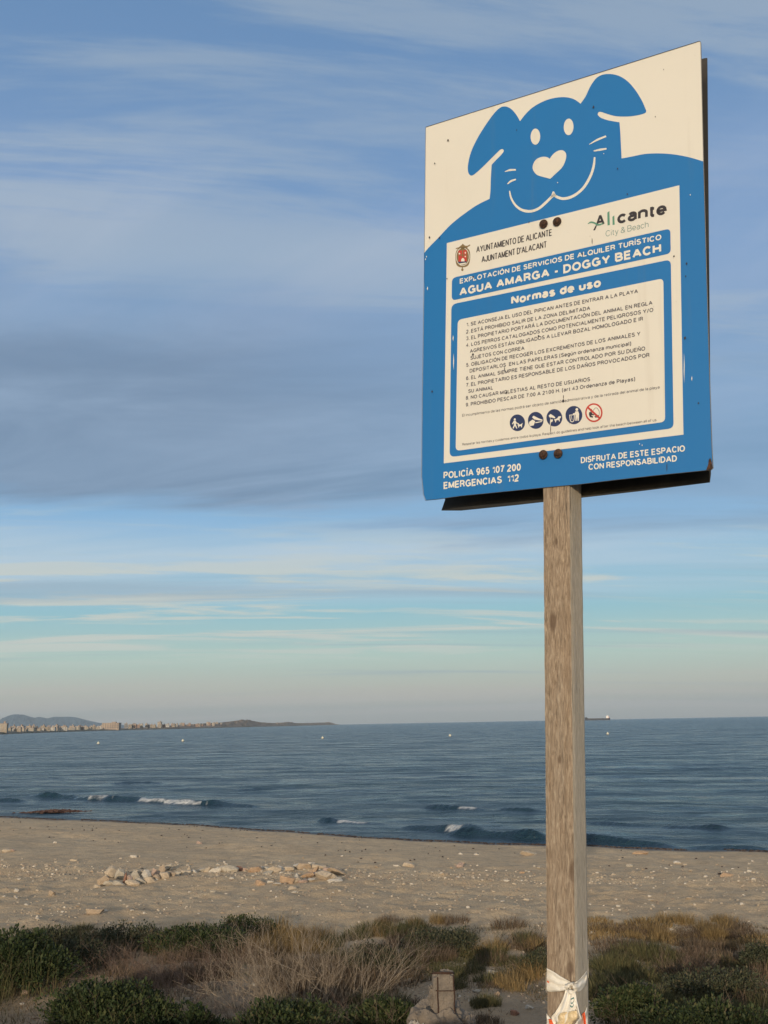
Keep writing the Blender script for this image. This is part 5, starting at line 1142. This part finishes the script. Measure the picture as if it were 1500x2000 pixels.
bush(480, 1830, 110, 40, M_leaf, 'small dark green bush at the sand edge beside the gold grass', 16, 2200, .018)
bush(1490, 1900, 90, 60, M_leafo, 'grey green bush cut by the right frame edge', 17, 2200, .018)
# dead scrub
deadshrub(590, 1985, 330, 190, M_twig, 'big dead shrub of pale bare branches in the foreground', 21, 46, 1.0, .0042)
deadshrub(690, 1960, 170, 165, M_twig, 'pale bare shrub on the right side of the big dead one', 22, 20, .9, .0036)
deadshrub(480, 1985, 170, 120, M_twig, 'pale branching dead shrub leaning on the left of the big one', 23, 18, 1.1, .004)
deadshrub(360, 1945, 220, 95, M_twigb, 'tangle of brown dead twigs in the middle left', 24, 42, 1.3, .0034)
deadshrub(250, 1925, 190, 80, M_twigb, 'brown twiggy scrub above the bottom left bush', 25, 34, 1.3, .0034)
deadshrub(440, 1900, 160, 85, M_twigb, 'brown twiggy scrub in front of the dark green bush at the sand edge', 26, 28, 1.1, .0032)
deadshrub(350, 2010, 180, 75, M_twigb, 'low brown twigs tangled over the bottom green bush', 27, 26, 1.4, .0034)
deadshrub(780, 1900, 150, 75, M_twigb, 'brown wispy dead shrub behind the concrete stump', 28, 24, 1.2, .003)
deadshrub(1465, 2030, 80, 95, M_twig, 'few pale bare stalks at the bottom right corner', 29, 7, .5, .0035, 1)
deadshrub(960, 2040, 130, 60, M_twig, 'thin pale stalks at the bottom between stump and post', 30, 12, .9, .0028, 1)
deadshrub(610, 1850, 60, 60, M_twigb, 'thin dark stalks rising above the gold grass at the sand edge', 31, 5, .5, .003, 2)
deadshrub(1330, 1900, 180, 50, M_twigb, 'low brown twigs in the scrub right of the wooden post', 32, 24, 1.4, .003)
# grass
area('gold', 17, 500, 660, 1815, 1865, .85, 1.0); area('gold', 6, 290, 430, 1830, 1870, .7)
area('brown', 15, 430, 740, 1850, 1960, 1.0); area('brown', 13, 160, 420, 1850, 1950, .9)
area('olive', 13, 100, 500, 1815, 1860, .75); area('olive', 11, 640, 860, 1815, 1900, .85)
area('gold', 8, 740, 870, 1800, 1840, .6); area('gold', 7, 960, 1060, 1850, 1935, .75); area('olive', 8, 850, 1050, 1815, 1870, .7)
area('brown', 15, 740, 1060, 1800, 1880, .75); area('olive', 6, 880, 960, 1890, 1990, .6)
area('goldmat', 13, 1150, 1510, 1795, 1850, .9); area('mat', 20, 1150, 1510, 1800, 1885, .9); area('gold', 17, 1230, 1480, 1795, 1840, .62); area('brown', 11, 1150, 1500, 1810, 1880, .7)
area('olive', 22, 1150, 1300, 1850, 1960, .8); area('greenmat', 15, 1180, 1500, 1870, 1960, .9); area('brown', 11, 1300, 1500, 1880, 1960, .75); area('olive', 9, 1290, 1500, 1950, 2030, .8)
area('greenmat', 12, 850, 1060, 1830, 1910, .7); area('mat', 12, 200, 800, 1880, 2000, 1.0); area('olive', 10, 500, 850, 1960, 2040, .9); area('mat', 8, 750, 1060, 1900, 2040, .6)
# low ground cover: leaf litter, fine stubble, dead bits; nobody could count it
def cover():
    n = 60000; r = np.random.default_rng(5)
    px = r.uniform(-250, 1750, n); py = 1792+r.uniform(0, 1, n)**1.15*300
    D0 = np.array([ray(750, y)[:] for y in np.linspace(1780, 2110, 60)]); yy = np.linspace(1780, 2110, 60)
    dist = np.interp(py, yy, [(.95-4)/d[2]*d[1] for d in D0]); x = (px-750)/F*dist*1.02; y = dist
    keep = (vnoise(x, y, .9, 81)*.6+vnoise(x, y, 2.6, 82)*.4) > np.where(y > 16.3, .58, .44); x, y = x[keep], y[keep]; n = len(x); z = G(x, y)
    a = r.uniform(0, 6.28, n); h = r.uniform(.02, .10, n); w_ = r.uniform(.0025, .006, n); ln = r.normal(0, .05, (n, 2))
    V = np.stack([np.stack([x-w_*np.cos(a), y-w_*np.sin(a), z-.01], 1), np.stack([x+w_*np.cos(a), y+w_*np.sin(a), z-.01], 1), np.stack([x+ln[:, 0], y+ln[:, 1], z+h], 1)], 1).reshape(-1, 3)
    b_ = np.arange(n)*3; return mesh_np('ground_cover', V, np.stack([b_, b_+1, b_+2], 1))
M_cov = material('dry_ground_cover', rough=.9, fn=blade_fn([(0, (.08, .06, .04)), (.35, (.16, .12, .075)), (.6, (.09, .095, .045)), (.8, (.24, .17, .09)), (1, (.13, .08, .05))]))
obj('ground_cover', cover(), M_cov, kind='stuff')
